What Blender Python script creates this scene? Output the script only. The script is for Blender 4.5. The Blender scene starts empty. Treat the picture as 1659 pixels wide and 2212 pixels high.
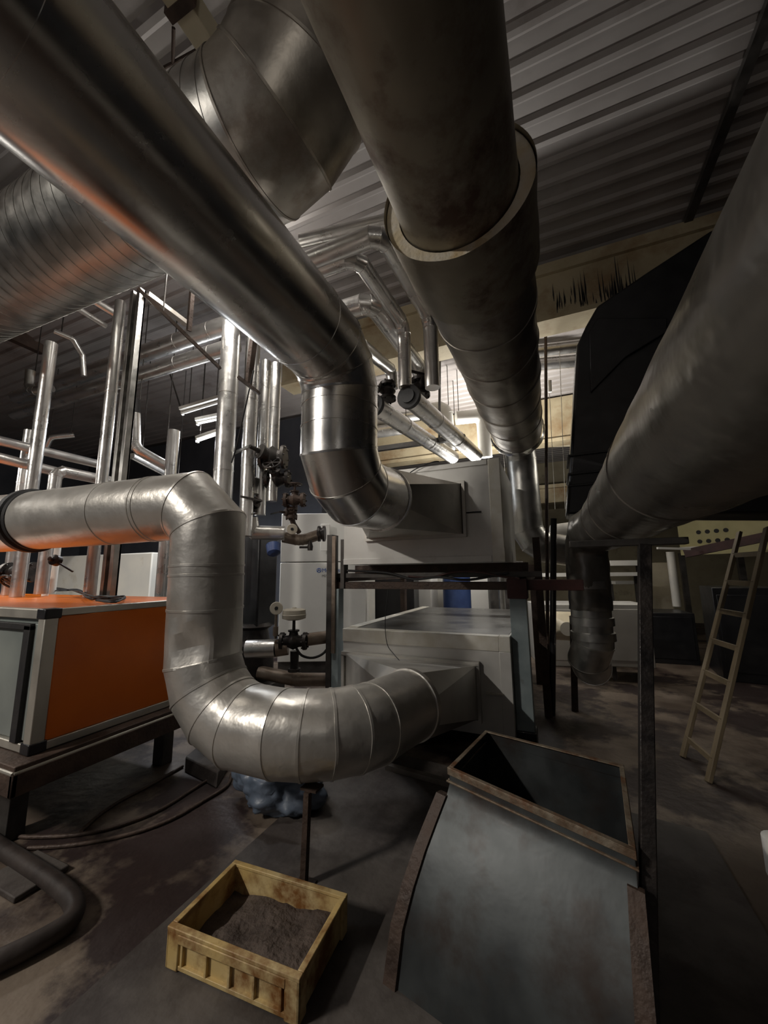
import bpy, bmesh, math, random
from mathutils import Vector, Matrix, noise
random.seed(7)
V = Vector
C = bpy.context.scene.collection
scn = bpy.context.scene

# ------------------------------------------------------------------ camera
F_PX = 830.0
YAW, PITCH, ROLL = math.radians(23.4), math.radians(9.0), math.radians(-0.6)
EYE = V((0, 0, 1.6))
fw = V((-math.sin(YAW) * math.cos(PITCH), math.cos(YAW) * math.cos(PITCH), math.sin(PITCH)))
r0 = V((math.cos(YAW), math.sin(YAW), 0)); u0 = r0.cross(fw)
rt = math.cos(ROLL) * r0 + math.sin(ROLL) * u0
up = -math.sin(ROLL) * r0 + math.cos(ROLL) * u0
cam_d = bpy.data.cameras.new('camera'); cam = bpy.data.objects.new('camera', cam_d); C.objects.link(cam)
cam.matrix_world = Matrix(((rt.x, up.x, -fw.x, EYE.x), (rt.y, up.y, -fw.y, EYE.y), (rt.z, up.z, -fw.z, EYE.z), (0, 0, 0, 1)))
cam_d.sensor_fit = 'HORIZONTAL'; cam_d.sensor_width = 36.0; cam_d.lens = 36.0 * F_PX / 1659.0
cam_d.clip_start = 0.02; cam_d.clip_end = 200
scn.camera = cam

# survey helpers: a sight line from the eye met with a depth or a plane of the room
def ray(x, y): return fw + rt * ((x - 829.5) / F_PX) - up * ((y - 1106) / F_PX)
def at(x, y, D): return EYE + ray(x, y) * D
def onX(x, y, X): d = ray(x, y); return EYE + d * (X / d.x)
def onY(x, y, Y): d = ray(x, y); return EYE + d * (Y / d.y)
def onZ(x, y, Z): d = ray(x, y); return EYE + d * ((Z - 1.6) / d.z)

# ------------------------------------------------------------------ world, exposure, lamps
w = bpy.data.worlds.new('world'); scn.world = w; w.use_nodes = True
bg = w.node_tree.nodes['Background']; bg.inputs[0].default_value = (0.9, 0.95, 1.0, 1); bg.inputs[1].default_value = 0.004
scn.view_settings.view_transform = 'Standard'; scn.view_settings.look = 'None'
scn.view_settings.exposure = 0.45; scn.view_settings.gamma = 1.0; scn.view_settings.use_curve_mapping = False
KEY_W, MID_W, BACK_W, LEFT_W, FAR_W = 270.0, 34.0, 180.0, 60.0, 9.0

def tube_light(name, p, watts, length=1.2, width=0.12, rotz=0.0, col=(1, 0.93, 0.83), rx=0.0, spread=180):
    l = bpy.data.lights.new(name, 'AREA'); l.shape = 'RECTANGLE'; l.size = length; l.size_y = width
    l.energy = watts; l.color = col; l.spread = math.radians(spread)
    o = bpy.data.objects.new(name, l); C.objects.link(o); o.location = p; o.rotation_euler = (rx, 0, rotz)
    return o

# ------------------------------------------------------------------ materials
def mat(name, a, b=None, metallic=0.0, rough=0.5, rvar=0.0, scale=3.0, bump=0.0, bscale=None, detail=6.0,
        lo=0.35, hi=0.65, c3=None, s3=1.2, t3=(0.55, 0.7), emit=None, stretch=(1, 1, 1), spec=0.5, bdist=0.02):
    m = bpy.data.materials.new(name); m.use_nodes = True
    nt = m.node_tree; N = nt.nodes; L = nt.links; p = N['Principled BSDF']
    p.inputs['Metallic'].default_value = metallic; p.inputs['Roughness'].default_value = rough
    p.inputs['Specular IOR Level'].default_value = spec
    tc = N.new('ShaderNodeTexCoord'); mp = N.new('ShaderNodeMapping'); L.new(tc.outputs['Object'], mp.inputs[0])
    mp.inputs['Scale'].default_value = stretch
    n = N.new('ShaderNodeTexNoise'); n.inputs['Scale'].default_value = scale; n.inputs['Detail'].default_value = detail
    L.new(mp.outputs[0], n.inputs['Vector'])
    b = b or a
    r = N.new('ShaderNodeValToRGB'); L.new(n.outputs['Fac'], r.inputs[0])
    r.color_ramp.elements[0].position = lo; r.color_ramp.elements[0].color = (*a, 1)
    r.color_ramp.elements[1].position = hi; r.color_ramp.elements[1].color = (*b, 1)
    out = r.outputs[0]
    if c3:
        n3 = N.new('ShaderNodeTexNoise'); n3.inputs['Scale'].default_value = s3; n3.inputs['Detail'].default_value = 8
        n3.inputs['Roughness'].default_value = 0.65
        L.new(mp.outputs[0], n3.inputs['Vector'])
        r3 = N.new('ShaderNodeValToRGB'); L.new(n3.outputs['Fac'], r3.inputs[0])
        r3.color_ramp.elements[0].position = t3[0]; r3.color_ramp.elements[0].color = (0, 0, 0, 1)
        r3.color_ramp.elements[1].position = t3[1]; r3.color_ramp.elements[1].color = (1, 1, 1, 1)
        mx = N.new('ShaderNodeMix'); mx.data_type = 'RGBA'
        L.new(r3.outputs[0], mx.inputs[0]); L.new(out, mx.inputs[6]); mx.inputs[7].default_value = (*c3, 1)
        out = mx.outputs[2]
        if metallic > 0:
            mm = N.new('ShaderNodeMapRange'); L.new(r3.outputs[0], mm.inputs[0])
            mm.inputs[3].default_value = metallic; mm.inputs[4].default_value = 0.1
            L.new(mm.outputs[0], p.inputs['Metallic'])
    L.new(out, p.inputs['Base Color'])
    if rvar:
        mr = N.new('ShaderNodeMapRange'); L.new(n.outputs['Fac'], mr.inputs[0])
        mr.inputs[1].default_value = 0.3; mr.inputs[2].default_value = 0.7
        mr.inputs[3].default_value = max(0.03, rough - rvar); mr.inputs[4].default_value = rough + rvar
        L.new(mr.outputs[0], p.inputs['Roughness'])
    if bump:
        bn = N.new('ShaderNodeTexNoise'); bn.inputs['Scale'].default_value = bscale or scale * 4
        bn.inputs['Detail'].default_value = 3; L.new(mp.outputs[0], bn.inputs['Vector'])
        bp = N.new('ShaderNodeBump'); bp.inputs['Strength'].default_value = bump; bp.inputs['Distance'].default_value = bdist
        L.new(bn.outputs['Fac'], bp.inputs['Height']); L.new(bp.outputs[0], p.inputs['Normal'])
    if emit:
        p.inputs['Emission Color'].default_value = (*emit[0], 1); p.inputs['Emission Strength'].default_value = emit[1]
    return m

M = {}
M['alu'] = mat('bright_aluminium', (.66, .65, .63), (.74, .73, .71), 1, .26, .05, 5, .05, 9)
M['alu_small'] = mat('aluminium_lagging', (.68, .67, .65), (.76, .75, .73), .9, .31, .06, 8, .12, 22)
M['alu_dull'] = mat('dull_aluminium', (.56, .54, .50), (.66, .64, .60), .68, .35, .06, 5, .30, 9, c3=(.24, .19, .14), s3=5, t3=(.66, .80))
M['galv'] = mat('galvanised_steel', (.40, .40, .38), (.55, .54, .51), 1, .38, .06, 7, .08, 16)
M['galv_dark'] = mat('weathered_galvanised', (.30, .275, .24), (.44, .41, .37), .85, .42, .08, 4, .10, 14, c3=(.13, .09, .065), s3=2.5, t3=(.52, .72))
M['dusty'] = mat('dust_covered_steel', (.29, .262, .21), (.41, .38, .31), .55, .48, .08, 3, .12, 12, c3=(.13, .085, .065), s3=3.2, t3=(.50, .66))
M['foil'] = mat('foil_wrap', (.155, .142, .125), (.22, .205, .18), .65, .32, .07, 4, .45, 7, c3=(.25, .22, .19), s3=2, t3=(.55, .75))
M['wool'] = mat('mineral_wool', (.90, .85, .74), (.80, .68, .46), 0, .85, 0, 9, .4, 40, c3=(.62, .42, .17), s3=4, t3=(.58, .75))
M['panel'] = mat('grey_white_panel', (.58, .57, .54), (.66, .65, .62), .25, .42, .06, 3, .03, 12, c3=(.36, .32, .26), s3=2.6, t3=(.62, .85))
M['trim'] = mat('pale_trim', (.68, .66, .60), (.58, .55, .47), .2, .45, .05, 8, .04, 20)
M['hood'] = mat('sheet_metal', (.44, .43, .40), (.55, .53, .49), .85, .42, .08, 4, .08, 9, c3=(.22, .20, .17), s3=3, t3=(.60, .82))
M['hoodtop'] = mat('sheet_metal_pale', (.55, .54, .51), (.64, .62, .58), .8, .45, .06, 4, .08, 9)
M['orange'] = mat('orange_panel', (.58, .125, .004), (.66, .15, .006), 0, .33, .05, 3, .03, 30)
M['ahu_frame'] = mat('aluminium_profile', (.50, .48, .43), (.58, .56, .50), .7, .42, .06, 6, .04, 20)
M['ahu_grey'] = mat('grey_green_sheet', (.24, .27, .26), (.30, .33, .31), .3, .4, .05, 3, .03, 15)
M['black'] = mat('black_plastic', (.012, .012, .014), (.02, .02, .022), 0, .35, .05, 6, .05, 20)
M['blackmatte'] = mat('black_rubber', (.010, .010, .012), (.018, .017, .017), 0, .62, .05, 8, .1, 30)
M['rust'] = mat('rusty_steel', (.045, .029, .022), (.085, .056, .042), .25, .6, .1, 9, .3, 40)
M['darksteel'] = mat('dark_steel', (.06, .056, .052), (.10, .092, .085), .6, .5, .1, 8, .1, 30)
M['bluegrey'] = mat('blue_grey_paint', (.22, .27, .28), (.28, .33, .34), .1, .45, .06, 7, .05, 30, c3=(.13, .10, .08), s3=6, t3=(.62, .75))
M['redbrown'] = mat('red_oxide_paint', (.06, .017, .014), (.04, .014, .012), 0, .55, .05, 8, .1, 30)
M['white'] = mat('white_enamel', (.82, .81, .77), (.86, .85, .81), 0, .38, .04, 3, .02, 10)
M['whitedim'] = mat('aged_white_paint', (.60, .59, .55), (.66, .64, .58), 0, .45, .04, 3, .04, 10, c3=(.42, .36, .26), s3=2, t3=(.6, .8))
M['cream'] = mat('cream_paint', (.52, .46, .33), (.60, .54, .40), 0, .5, .05, 4, .04, 15, c3=(.30, .20, .10), s3=3, t3=(.6, .8))
M['beam'] = mat('stained_yellow_concrete', (.34, .28, .175), (.43, .365, .24), 0, .7, 0, 2.5, .1, 30, c3=(.22, .13, .055), s3=1.6, t3=(.52, .72))
M['ceil'] = mat('roof_sheet', (.245, .225, .215), (.30, .28, .27), .1, .5, .05, 1.5, .03, 20, c3=(.12, .095, .085), s3=.7, t3=(.55, .75))
M['floor'] = mat('stained_concrete', (.075, .054, .041), (.175, .138, .105), 0, .55, .12, 1.9, .3, 14, c3=(.024, .014, .013), s3=1.25, t3=(.45, .53))
M['slab'] = mat('pale_concrete', (.062, .054, .048), (.115, .10, .09), 0, .7, .05, 3, .25, 18, c3=(.04, .031, .027), s3=2.0, t3=(.46, .62))
M['wall'] = mat('dark_wall', (.055, .060, .075), (.075, .08, .095), 0, .8, 0, 2)
M['wallfar'] = mat('far_wall', (.27, .23, .15), (.34, .30, .20), 0, .7, 0, 2, c3=(.14, .11, .07), s3=1.5)
M['crate'] = mat('yellowed_plastic', (.58, .40, .14), (.66, .53, .28), 0, .5, .06, 4, .08, 25, c3=(.22, .095, .025), s3=5.5, t3=(.46, .64))
M['mud'] = mat('dried_mud', (.05, .036, .03), (.105, .08, .066), 0, .85, .05, 12, .8, 40)
M['blue'] = mat('blue_plastic', (.03, .055, .16), (.045, .08, .21), 0, .4, .05, 6, .1, 20)
M['sheetblue'] = mat('dusty_blue_sheet', (.075, .10, .14), (.12, .15, .20), 0, .42, .05, 5, .3, 16)
M['ductgrey'] = mat('blue_grey_sheet', (.045, .050, .052), (.085, .094, .096), .5, .45, .08, 5, .06, 12, c3=(.028, .018, .013), s3=3.0, t3=(.47, .66))
M['rimrust'] = mat('rusted_flange', (.34, .29, .22), (.17, .115, .075), .45, .55, .08, 14, .2, 50, c3=(.16, .075, .035), s3=9, t3=(.5, .62))
M['yellow'] = mat('pale_yellow_sheet', (.50, .46, .22), (.60, .55, .28), 0, .5, .05, 3, .02, 10)
M['ladder'] = mat('aged_wood', (.13, .10, .06), (.18, .14, .085), 0, .6, .05, 6, .1, 40, stretch=(1, 1, .15))
M['gauge'] = mat('beige_plastic', (.45, .41, .33), (.52, .48, .40), 0, .45, .04, 6)
M['valve'] = mat('black_cast_iron', (.022, .02, .02), (.05, .042, .038), .5, .42, .1, 12, .2, 50)
M['bronze'] = mat('dull_pipe_metal', (.23, .18, .14), (.33, .27, .22), .7, .42, .08, 9, .1, 40)
M['hose'] = mat('grimy_rubber', (.022, .016, .014), (.04, .03, .026), 0, .55, .05, 8, .1, 30)
M['lid'] = mat('grey_lid_sheet', (.085, .083, .078), (.12, .117, .11), .5, .33, .06, 4, .06, 12)
M['lamp_on'] = mat('lit_tube', (1, 1, 1), None, 0, .5, emit=((1, .95, .88), 9.0))
M['textblue'] = mat('blue_ink', (.05, .13, .42))
M['textgrey'] = mat('grey_ink', (.30, .30, .29))

# ------------------------------------------------------------------ mesh tools
def frame_for(d):
    d = d.normalized(); a = V((0, 0, 1)) if abs(d.z) < .9 else V((1, 0, 0))
    s = d.cross(a).normalized(); return s, s.cross(d).normalized()

class MB:
    def __init__(self): self.v = []; self.f = []
    def add(self, vs, fs):
        o = len(self.v); self.v += [V(x) for x in vs]; self.f += [tuple(i + o for i in f) for f in fs]; return self
    def hexa(self, c):           # 8 corners: bottom 4, top 4 (counter-clockwise)
        return self.add(c, [(3, 2, 1, 0), (4, 5, 6, 7), (0, 1, 5, 4), (1, 2, 6, 5), (2, 3, 7, 6), (3, 0, 4, 7)])
    def box(self, x0, x1, y0, y1, z0, z1):
        return self.hexa([(x0, y0, z0), (x1, y0, z0), (x1, y1, z0), (x0, y1, z0), (x0, y0, z1), (x1, y0, z1), (x1, y1, z1), (x0, y1, z1)])
    def obox(self, o, ex, ey, ez):   # origin corner and three edge vectors
        o, ex, ey, ez = V(o), V(ex), V(ey), V(ez)
        return self.hexa([o, o + ex, o + ex + ey, o + ey, o + ez, o + ex + ez, o + ex + ey + ez, o + ey + ez])
    def bar(self, p, q, w, h, side=None):
        p, q = V(p), V(q); d = (q - p)
        s, t = frame_for(d)
        if side is not None:
            s = V(side); s = (s - d.normalized() * s.dot(d.normalized())).normalized(); t = s.cross(d.normalized())
        return self.obox(p - s * w / 2 - t * h / 2, s * w, t * h, d) if False else self.hexa(
            [p - s*w/2 - t*h/2, p + s*w/2 - t*h/2, p + s*w/2 + t*h/2, p - s*w/2 + t*h/2,
             q - s*w/2 - t*h/2, q + s*w/2 - t*h/2, q + s*w/2 + t*h/2, q - s*w/2 + t*h/2])
    def rings(self, rings, cap0=True, cap1=True):
        n = len(rings[0]); o = len(self.v)
        for r in rings: self.v += [V(x) for x in r]
        for i in range(len(rings) - 1):
            for k in range(n):
                a = o + i * n + k; b = o + i * n + (k + 1) % n
                self.f.append((a, b, b + n, a + n))
        if cap0: self.f.append(tuple(o + k for k in reversed(range(n))))
        if cap1: self.f.append(tuple(o + (len(rings) - 1) * n + k for k in range(n)))
        return self
    def lathe(self, p, d, prof, n=32, cap=True):    # prof: (distance along d, radius)
        p, d = V(p), V(d).normalized(); s, t = frame_for(d)
        R = [[p + d * a + (s * math.cos(2*math.pi*k/n) + t * math.sin(2*math.pi*k/n)) * r for k in range(n)] for a, r in prof]
        return self.rings(R, cap, cap)
    def cyl(self, p, q, r, n=24, r2=None):
        p, q = V(p), V(q); return self.lathe(p, q - p, [(0, r), ((q - p).length, r if r2 is None else r2)], n)
    def prism(self, poly, ext):     # poly: 3-D points of a flat outline; ext: extrusion vector
        n = len(poly); poly = [V(p) for p in poly]; e = V(ext)
        self.rings([poly, [p + e for p in poly]]); return self
    def build(self, name, material, parent=None, sharp=28, bevel=0.0):
        off = V((0, 0, 0))
        if parent is not None:
            q = parent
            while q is not None: off += q.location; q = q.parent
        else:
            xs = [v.x for v in self.v]; ys = [v.y for v in self.v]; zs = [v.z for v in self.v]
            off = V(((min(xs) + max(xs)) / 2, (min(ys) + max(ys)) / 2, min(zs)))
        me = bpy.data.meshes.new(name)
        me.from_pydata([tuple(v - off) for v in self.v], [], self.f); me.update()
        bm = bmesh.new(); bm.from_mesh(me); bmesh.ops.recalc_face_normals(bm, faces=bm.faces); bm.to_mesh(me); bm.free()
        for p in me.polygons: p.use_smooth = True
        me.set_sharp_from_angle(angle=math.radians(sharp))
        me.materials.append(M[material] if isinstance(material, str) else material)
        o = bpy.data.objects.new(name, me); C.objects.link(o)
        if parent is not None: o.parent = parent
        else: o.location = off
        if bevel:
            b = o.modifiers.new('bevel', 'BEVEL'); b.width = bevel; b.segments = 2; b.limit_method = 'ANGLE'
        return o

def tag(o, label=None, cat=None, group=None, kind=None):
    if label: o['label'] = label
    if cat: o['category'] = cat
    if group: o['group'] = group
    if kind: o['kind'] = kind
    return o
def thing(name, label, cat, loc=(0, 0, 0), group=None):
    o = bpy.data.objects.new(name, None); C.objects.link(o); o.location = V(loc); o.empty_display_size = .05
    return tag(o, label, cat, group)
def struct(name, mb, m, **k): return tag(mb.build(name, m, **k), kind='structure')

def fillet(pts, rads, n=5):
    pts = [V(p) for p in pts]; out = [pts[0]]; joints = []
    for i in range(1, len(pts) - 1):
        r = rads[i - 1] if isinstance(rads, (list, tuple)) else rads
        nn = n[i - 1] if isinstance(n, (list, tuple)) else n
        a = (pts[i - 1] - pts[i]).normalized(); b = (pts[i + 1] - pts[i]).normalized()
        ang = a.angle(b); tl = r / math.tan(ang / 2)
        c = pts[i] + (a + b).normalized() * (r / math.sin(ang / 2))
        p0 = pts[i] + a * tl; p1 = pts[i] + b * tl
        u_ = (p0 - c); th = math.pi - ang; ax = u_.cross(p1 - c).normalized()
        # gores: tangent polyline circumscribing the arc
        for k in range(nn):
            t = th * (k + .5) / nn
            q = c + (Matrix.Rotation(t, 3, ax) @ u_) / math.cos(th / nn / 2)
            joints.append(len(out)); out.append(q)
    out.append(pts[-1]); return out, joints

def tube(mb, pts, r, n=40, sub=None, beads=(), bh=.004, bd=.009, cap=True, wob=0.0, wsc=5.0, dent=None, extra=(), seg=None):
    """mitred tube along a polyline; beads = joint indices carrying a raised seam; extra = (seg, t) seams along a run"""
    pts = [V(p) for p in pts]; dirs = [(pts[i + 1] - pts[i]).normalized() for i in range(len(pts) - 1)]
    s, t = frame_for(dirs[0]); fr = [(s, t)]
    for i in range(1, len(dirs)):
        q = dirs[i - 1].rotation_difference(dirs[i]); s = q @ s; t = q @ t; fr.append((s, t))
    def circ(i, rr): s, t = fr[i]; return [(s * math.cos(2*math.pi*k/n) + t * math.sin(2*math.pi*k/n)) * rr for k in range(n)]
    def joint(i, rr, sh=0.0):        # ring at joint i (between seg i-1 and i), shifted along
        di, do = dirs[i - 1], dirs[i]; nb = (di + do).normalized(); R = []
        for o in circ(i - 1, rr):
            k = -(o.dot(nb)) / di.dot(nb); R.append(pts[i] + o + di * k)
        if sh < 0: R = [x + di * sh for x in R]
        if sh > 0: R = [x + do * sh for x in R]
        return R
    s0, s1 = seg or (0, len(pts) - 1)
    R = []; radius = r if callable(r) else (lambda i: r)
    def lerp(A, B, u): return [a.lerp(b, u) for a, b in zip(A, B)]
    ends = []
    for i in range(len(pts)):
        if i == 0: ends.append([pts[0] + o for o in circ(0, radius(0))])
        elif i == len(pts) - 1: ends.append([pts[i] + o for o in circ(i - 1, radius(i))])
        else: ends.append(joint(i, radius(i)))
    for i in range(s0, s1):
        L = (pts[i + 1] - pts[i]).length; m = max(1, int(L / sub)) if sub else 1
        for k in range(m): R.append(lerp(ends[i], ends[i + 1], k / m))
    R.append(ends[s1])
    def warp(x):
        if wob:
            nz = noise.noise_vector(x * wsc); x = x + nz * wob
        if dent:
            for (dc, dr, dv) in dent:
                g = (x - V(dc)).length / dr
                if g < 1: x = x + V(dv) * (1 - g * g) ** 2
        return x
    if wob or dent: R = [[warp(x) for x in ring] for ring in R]
    mb.rings(R, cap, cap)
    for i in beads:
        if 0 < i < len(pts) - 1:
            rr = radius(i); mb.rings([[warp(x) for x in q] for q in (joint(i, rr * .99, -bd), joint(i, rr + bh, -bd * .8), joint(i, rr + bh, bd * .8), joint(i, rr * .99, bd))], False, False)
    for (i, u) in extra:
        p = pts[i].lerp(pts[i + 1], u); d = dirs[i]; rr = radius(i) * (1 - u) + radius(i + 1) * u
        mb.rings([[warp(p + d * a + o) for o in circ(i, q)] for a, q in ((-bd, rr * .99), (-bd * .8, rr + bh), (bd * .8, rr + bh), (bd, rr * .99))], False, False)
    return mb

def duct_ring(p, d, r, n=48):
    s, t = frame_for(V(d)); return [V(p) + (s * math.cos(2*math.pi*k/n) + t * math.sin(2*math.pi*k/n)) * r for k in range(n)]
def wire(name, pts, r, material, parent=None, n=8, smooth=4):
    pts = [V(p) for p in pts]; P = []
    for i in range(len(pts) - 1):
        a = pts[max(i - 1, 0)]; b = pts[i]; c = pts[i + 1]; d = pts[min(i + 2, len(pts) - 1)]
        for k in range(smooth):
            t = k / smooth
            P.append(.5 * ((2 * b) + (c - a) * t + (2 * a - 5 * b + 4 * c - d) * t * t + (3 * b - a - 3 * c + d) * t ** 3))
    P.append(pts[-1])
    m = MB(); tube(m, P, r, n); return m.build(name, material, parent, sharp=60)

# ================================================================== STRUCTURE
ROOF, BX, B_Y = 5.5, -11.0, 4.8
m = MB(); m.box(-14, 9, -5, 15, -.12, 0); struct('floor', m, 'floor')
# paler cast slab with a raised edge on which crate, prop and open duct stand
e = [onZ(358, 1993, .0), onZ(612, 1762, 0)]
ed = (e[1] - e[0]).normalized()
m = MB(); a0 = e[0] - ed * 2.2; a1 = e[1] + ed * 1.15
m.prism([(a0.x, a0.y, -.05), (.75, -.9, -.05), (.75, 3.2, -.05), (a1.x, a1.y, -.05)], (0, 0, .062)); struct('floor.001', m, 'slab')

def corrugated(mb, x0, x1, y0, y1, z, pitch=.22, h=.024):
    y = y0; prof = []
    while y < y1:
        prof += [(y, z), (y + pitch * .54, z), (y + pitch * .68, z - h), (y + pitch * .86, z - h)]; y += pitch
    prof.append((y1, z)); n = len(prof)
    vs = [(x0, a, b) for a, b in prof] + [(x1, a, b) for a, b in prof] + [(x0, a, z + .08) for a, b in prof] + [(x1, a, z + .08) for a, b in prof]
    fs = []
    for i in range(n - 1):
        fs += [(i, i + 1, n + i + 1, n + i), (2*n + i, 3*n + i, 3*n + i + 1, 2*n + i + 1)]
    fs += [tuple(range(n)) + tuple(2*n + i for i in reversed(range(n))), tuple(n + i for i in range(n)) + tuple(3*n + i for i in reversed(range(n))),
           (0, n, 3*n, 2*n), (n - 1, 2*n - 1, 4*n - 1, 3*n - 1)]
    mb.add(vs, fs)
m = MB(); corrugated(m, -14, 9, -5, B_Y, ROOF); struct('ceiling', m, 'ceil', sharp=10)
m = MB(); corrugated(m, -14, 9, B_Y, 15, ROOF); struct('ceiling.001', m, 'ceil', sharp=10)
m = MB(); m.box(-14, -13.8, -5, 15, 0, ROOF + .1); struct('wall_left', m, 'wall')
m = MB(); m.box(8.8, 9, -5, 15, 0, ROOF + .1); struct('wall_right', m, 'wall')
m = MB(); m.box(-14, 9, -5, -4.8, 0, ROOF + .1); struct('wall_front', m, 'wall')
m = MB(); m.box(-14, 9, 14.8, 15, 0, ROOF + .1); struct('wall_back', m, 'wallfar')
# deep stained beams across the bays, with ledges
m = MB(); m.box(-13.8, -4.75, 7.4, 7.6, 0, ROOF - .1); struct('added_dark_partition', m, 'wall')  # added dark partition, stands in for the unlit depth at left
m = MB(); BL = -3.9; m.box(BL, 8.8, B_Y, B_Y + .3, 4.72, 5.45); m.box(BL, 8.8, B_Y - .05, B_Y + .36, 5.28, 5.42); m.box(BL, 8.8, B_Y - .03, B_Y + .33, 4.66, 4.72)
beam = struct('trim_1', m, 'beam')
m = MB(); m.box(-4.7, 8.8, 9.0, 9.3, 4.5, 5.45); m.box(-4.7, 8.8, 8.95, 9.35, 4.42, 4.5); struct('trim_2', m, 'beam')
m = MB(); m.box(-4.7, 8.8, 11.6, 11.9, 3.5, 4.0); m.box(-4.7, 8.8, 11.5, 11.95, 3.9, 4.0); struct('trim_3', m, 'beam')
# roof purlin strip and sheet edge strip
pu = onZ(1480, 470, ROOF)
m = MB(); m.box(pu.x - .03, pu.x + .05, -3, 4.75, ROOF - .1, ROOF - .045); struct('trim_4', m, 'darksteel')
# soot streaks stay on the beam as thin black runs
sm = MB()
for (sx, n_) in ((1205, 9), (1218, 5), (1246, 9), (1262, 12), (1288, 6), (1318, 14), (1340, 10), (1362, 8), (1378, 4)):
    for k in range(n_):
        px = sx + random.gauss(0, 7); y1 = random.gauss(664, 8) - (sx - 1212) * .17; y0 = y1 - abs(random.gauss(0, 1)) * 34 - 10
        p = onY(px, y0, B_Y - .002); q = onY(px + 1, y1, B_Y - .002); wd = random.uniform(.003, .009); zm = p.z * .35 + q.z * .65
        sm.prism([(p.x, B_Y - .002, p.z), (p.x - wd, B_Y - .002, zm), (p.x - wd * .3, B_Y - .002, q.z), (p.x + wd * .4, B_Y - .002, q.z), (p.x + wd, B_Y - .002, zm)], (0, .004, 0))
tag(sm.build('soot_streak', 'blackmatte'), 'black soot runs streaking down the yellowed roof beam', 'stain', kind='stuff')

# ================================================================== BIG DUCTS
# --- A: bright aluminium duct from upper left, bending down and into the upper plenum
A = thing('bright_duct', 'large shiny aluminium duct from upper left, elbowing down into the raised plenum box', 'duct', (-1.33, 2.3, 2.0))
RA = .275
ptsA, jA = fillet([(-1.30, -1.6, 3.15), (-1.33, 2.30, 3.15), (-1.36, 2.33, 2.22), (-1.34, 3.05, 2.24)], [.33, .34], [3, 3])
k1, k2 = jA[2], jA[3]
m = MB(); tube(m, ptsA, RA, 56, seg=(0, jA[0]), extra=[(0, .50), (0, .535), (0, .93)]); m.build('horizontal_run', 'alu', A, sharp=12)
m = MB(); tube(m, ptsA, RA, 56, seg=(jA[0], jA[3]), beads=jA[:4], extra=[(jA[2], .3), (jA[2], .65)], bh=.004); m.build('upper_elbow', 'alu', A, sharp=12)
m = MB(); tube(m, ptsA, RA, 56, seg=(jA[3], len(ptsA) - 1), beads=jA[4:], bh=.004); m.build('lower_elbow', 'alu', A, sharp=12)
def hood(mb, p, d, r, rect, n=48, lip=.0):
    """square-to-round: circle at p facing d, rect = 4 corners ordered like the circle quadrants"""
    d = V(d).normalized(); s = V((1, 0, 0)); s = (s - d * s.dot(d)).normalized(); t = d.cross(s) * -1
    if t.z < 0: t = -t
    ring = [V(p) + (s * math.cos(2*math.pi*(k + .5)/n) + t * math.sin(2*math.pi*(k + .5)/n)) * r for k in range(n)]
    rr = []
    for k in range(n): rr.append(V(rect[int(k // (n / 4))]))
    mb.rings([ring, rr], False, False)
YF = 3.88
m = MB(); hood(m, (-1.34, 3.03, 2.24), (0, 1, 0), RA * 1.03, [(-.80, YF, 2.50), (-1.88, YF, 2.50), (-1.88, YF, 1.98), (-.80, YF, 1.98)], 8)
m.build('transition_hood', 'hood', A, sharp=6)
m = MB()
for x0, x1, z0, z1 in ((-1.91, -.77, 2.50, 2.53), (-1.91, -.77, 1.95, 1.98), (-1.91, -1.88, 1.98, 2.50), (-.80, -.77, 1.98, 2.50)): m.box(x0, x1, YF - .03, YF + .018, z0, z1)
m.build('hood_flange', 'hood', A)
m = MB(); m.lathe((-1.34, 3.01, 2.24), (0, 1, 0), [(0, RA * .98), (.004, RA + .012), (.03, RA + .012), (.035, RA * .97)], 56, False); m.build('end_collar', 'alu', A)

# --- L: dull grey duct across the foreground, down and round into the lower plenum
Ld = thing('dull_duct', 'dented dull grey duct curving past the orange unit into the lower plenum box', 'duct', (-1.9, 2.0, .4))
RL = .236
ptsL, jL = fillet([(-4.6, 1.60, 2.03), (-2.17, 1.95, 2.09), (-2.155, 1.97, .69), (-1.17, 1.98, .685), (-1.0, 2.78, .67)], [.27, .44, .52], [2, 4, 5])
m = MB(); tube(m, ptsL, RL, 56, seg=(0, jL[0]), sub=.08, wob=.003, extra=[(0, .70), (0, .86), (0, .875)]); m.build('horizontal_run', 'alu_dull', Ld, sharp=14)
m = MB(); tube(m, ptsL, RL, 56, seg=(jL[0], jL[2]), sub=.05, beads=jL[:3], wob=.003,
               extra=[(jL[1], .30), (jL[1], .37), (jL[1], .62)], dent=[((-2.06, 1.74, 1.16), .17, (-.02, .05, 0)), ((-2.16, 1.72, 1.33), .10, (0, .016, 0))]); m.build('vertical_run', 'alu_dull', Ld, sharp=14)
m = MB(); tube(m, ptsL, RL, 56, seg=(jL[2], jL[6]), sub=.045, beads=jL[3:6], wob=.005, wsc=6); m.build('lower_elbow', 'alu_dull', Ld, sharp=14)
m = MB(); tube(m, ptsL, RL, 56, seg=(jL[6], len(ptsL) - 1), sub=.05, beads=jL[6:], wob=.005, wsc=6); m.build('floor_elbow', 'alu_dull', Ld, sharp=14)
dE = (ptsL[-1] - ptsL[-2]).normalized()
m = MB(); hood(m, ptsL[-1] - dE * .03, dE, RL * 1.03, [(-.735, YF, .715), (-2.16, YF, .73), (-2.16, YF, .26), (-.735, YF, .24)], 8)
m.build('transition_hood', 'hoodtop', Ld, sharp=6)
m = MB(); m.lathe(ptsL[-1] - dE * .06, dE, [(0, RL * .98), (.004, RL + .010), (.045, RL + .010), (.05, RL * .97)], 56, False); m.build('end_collar', 'alu_dull', Ld)
m = MB()
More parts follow.
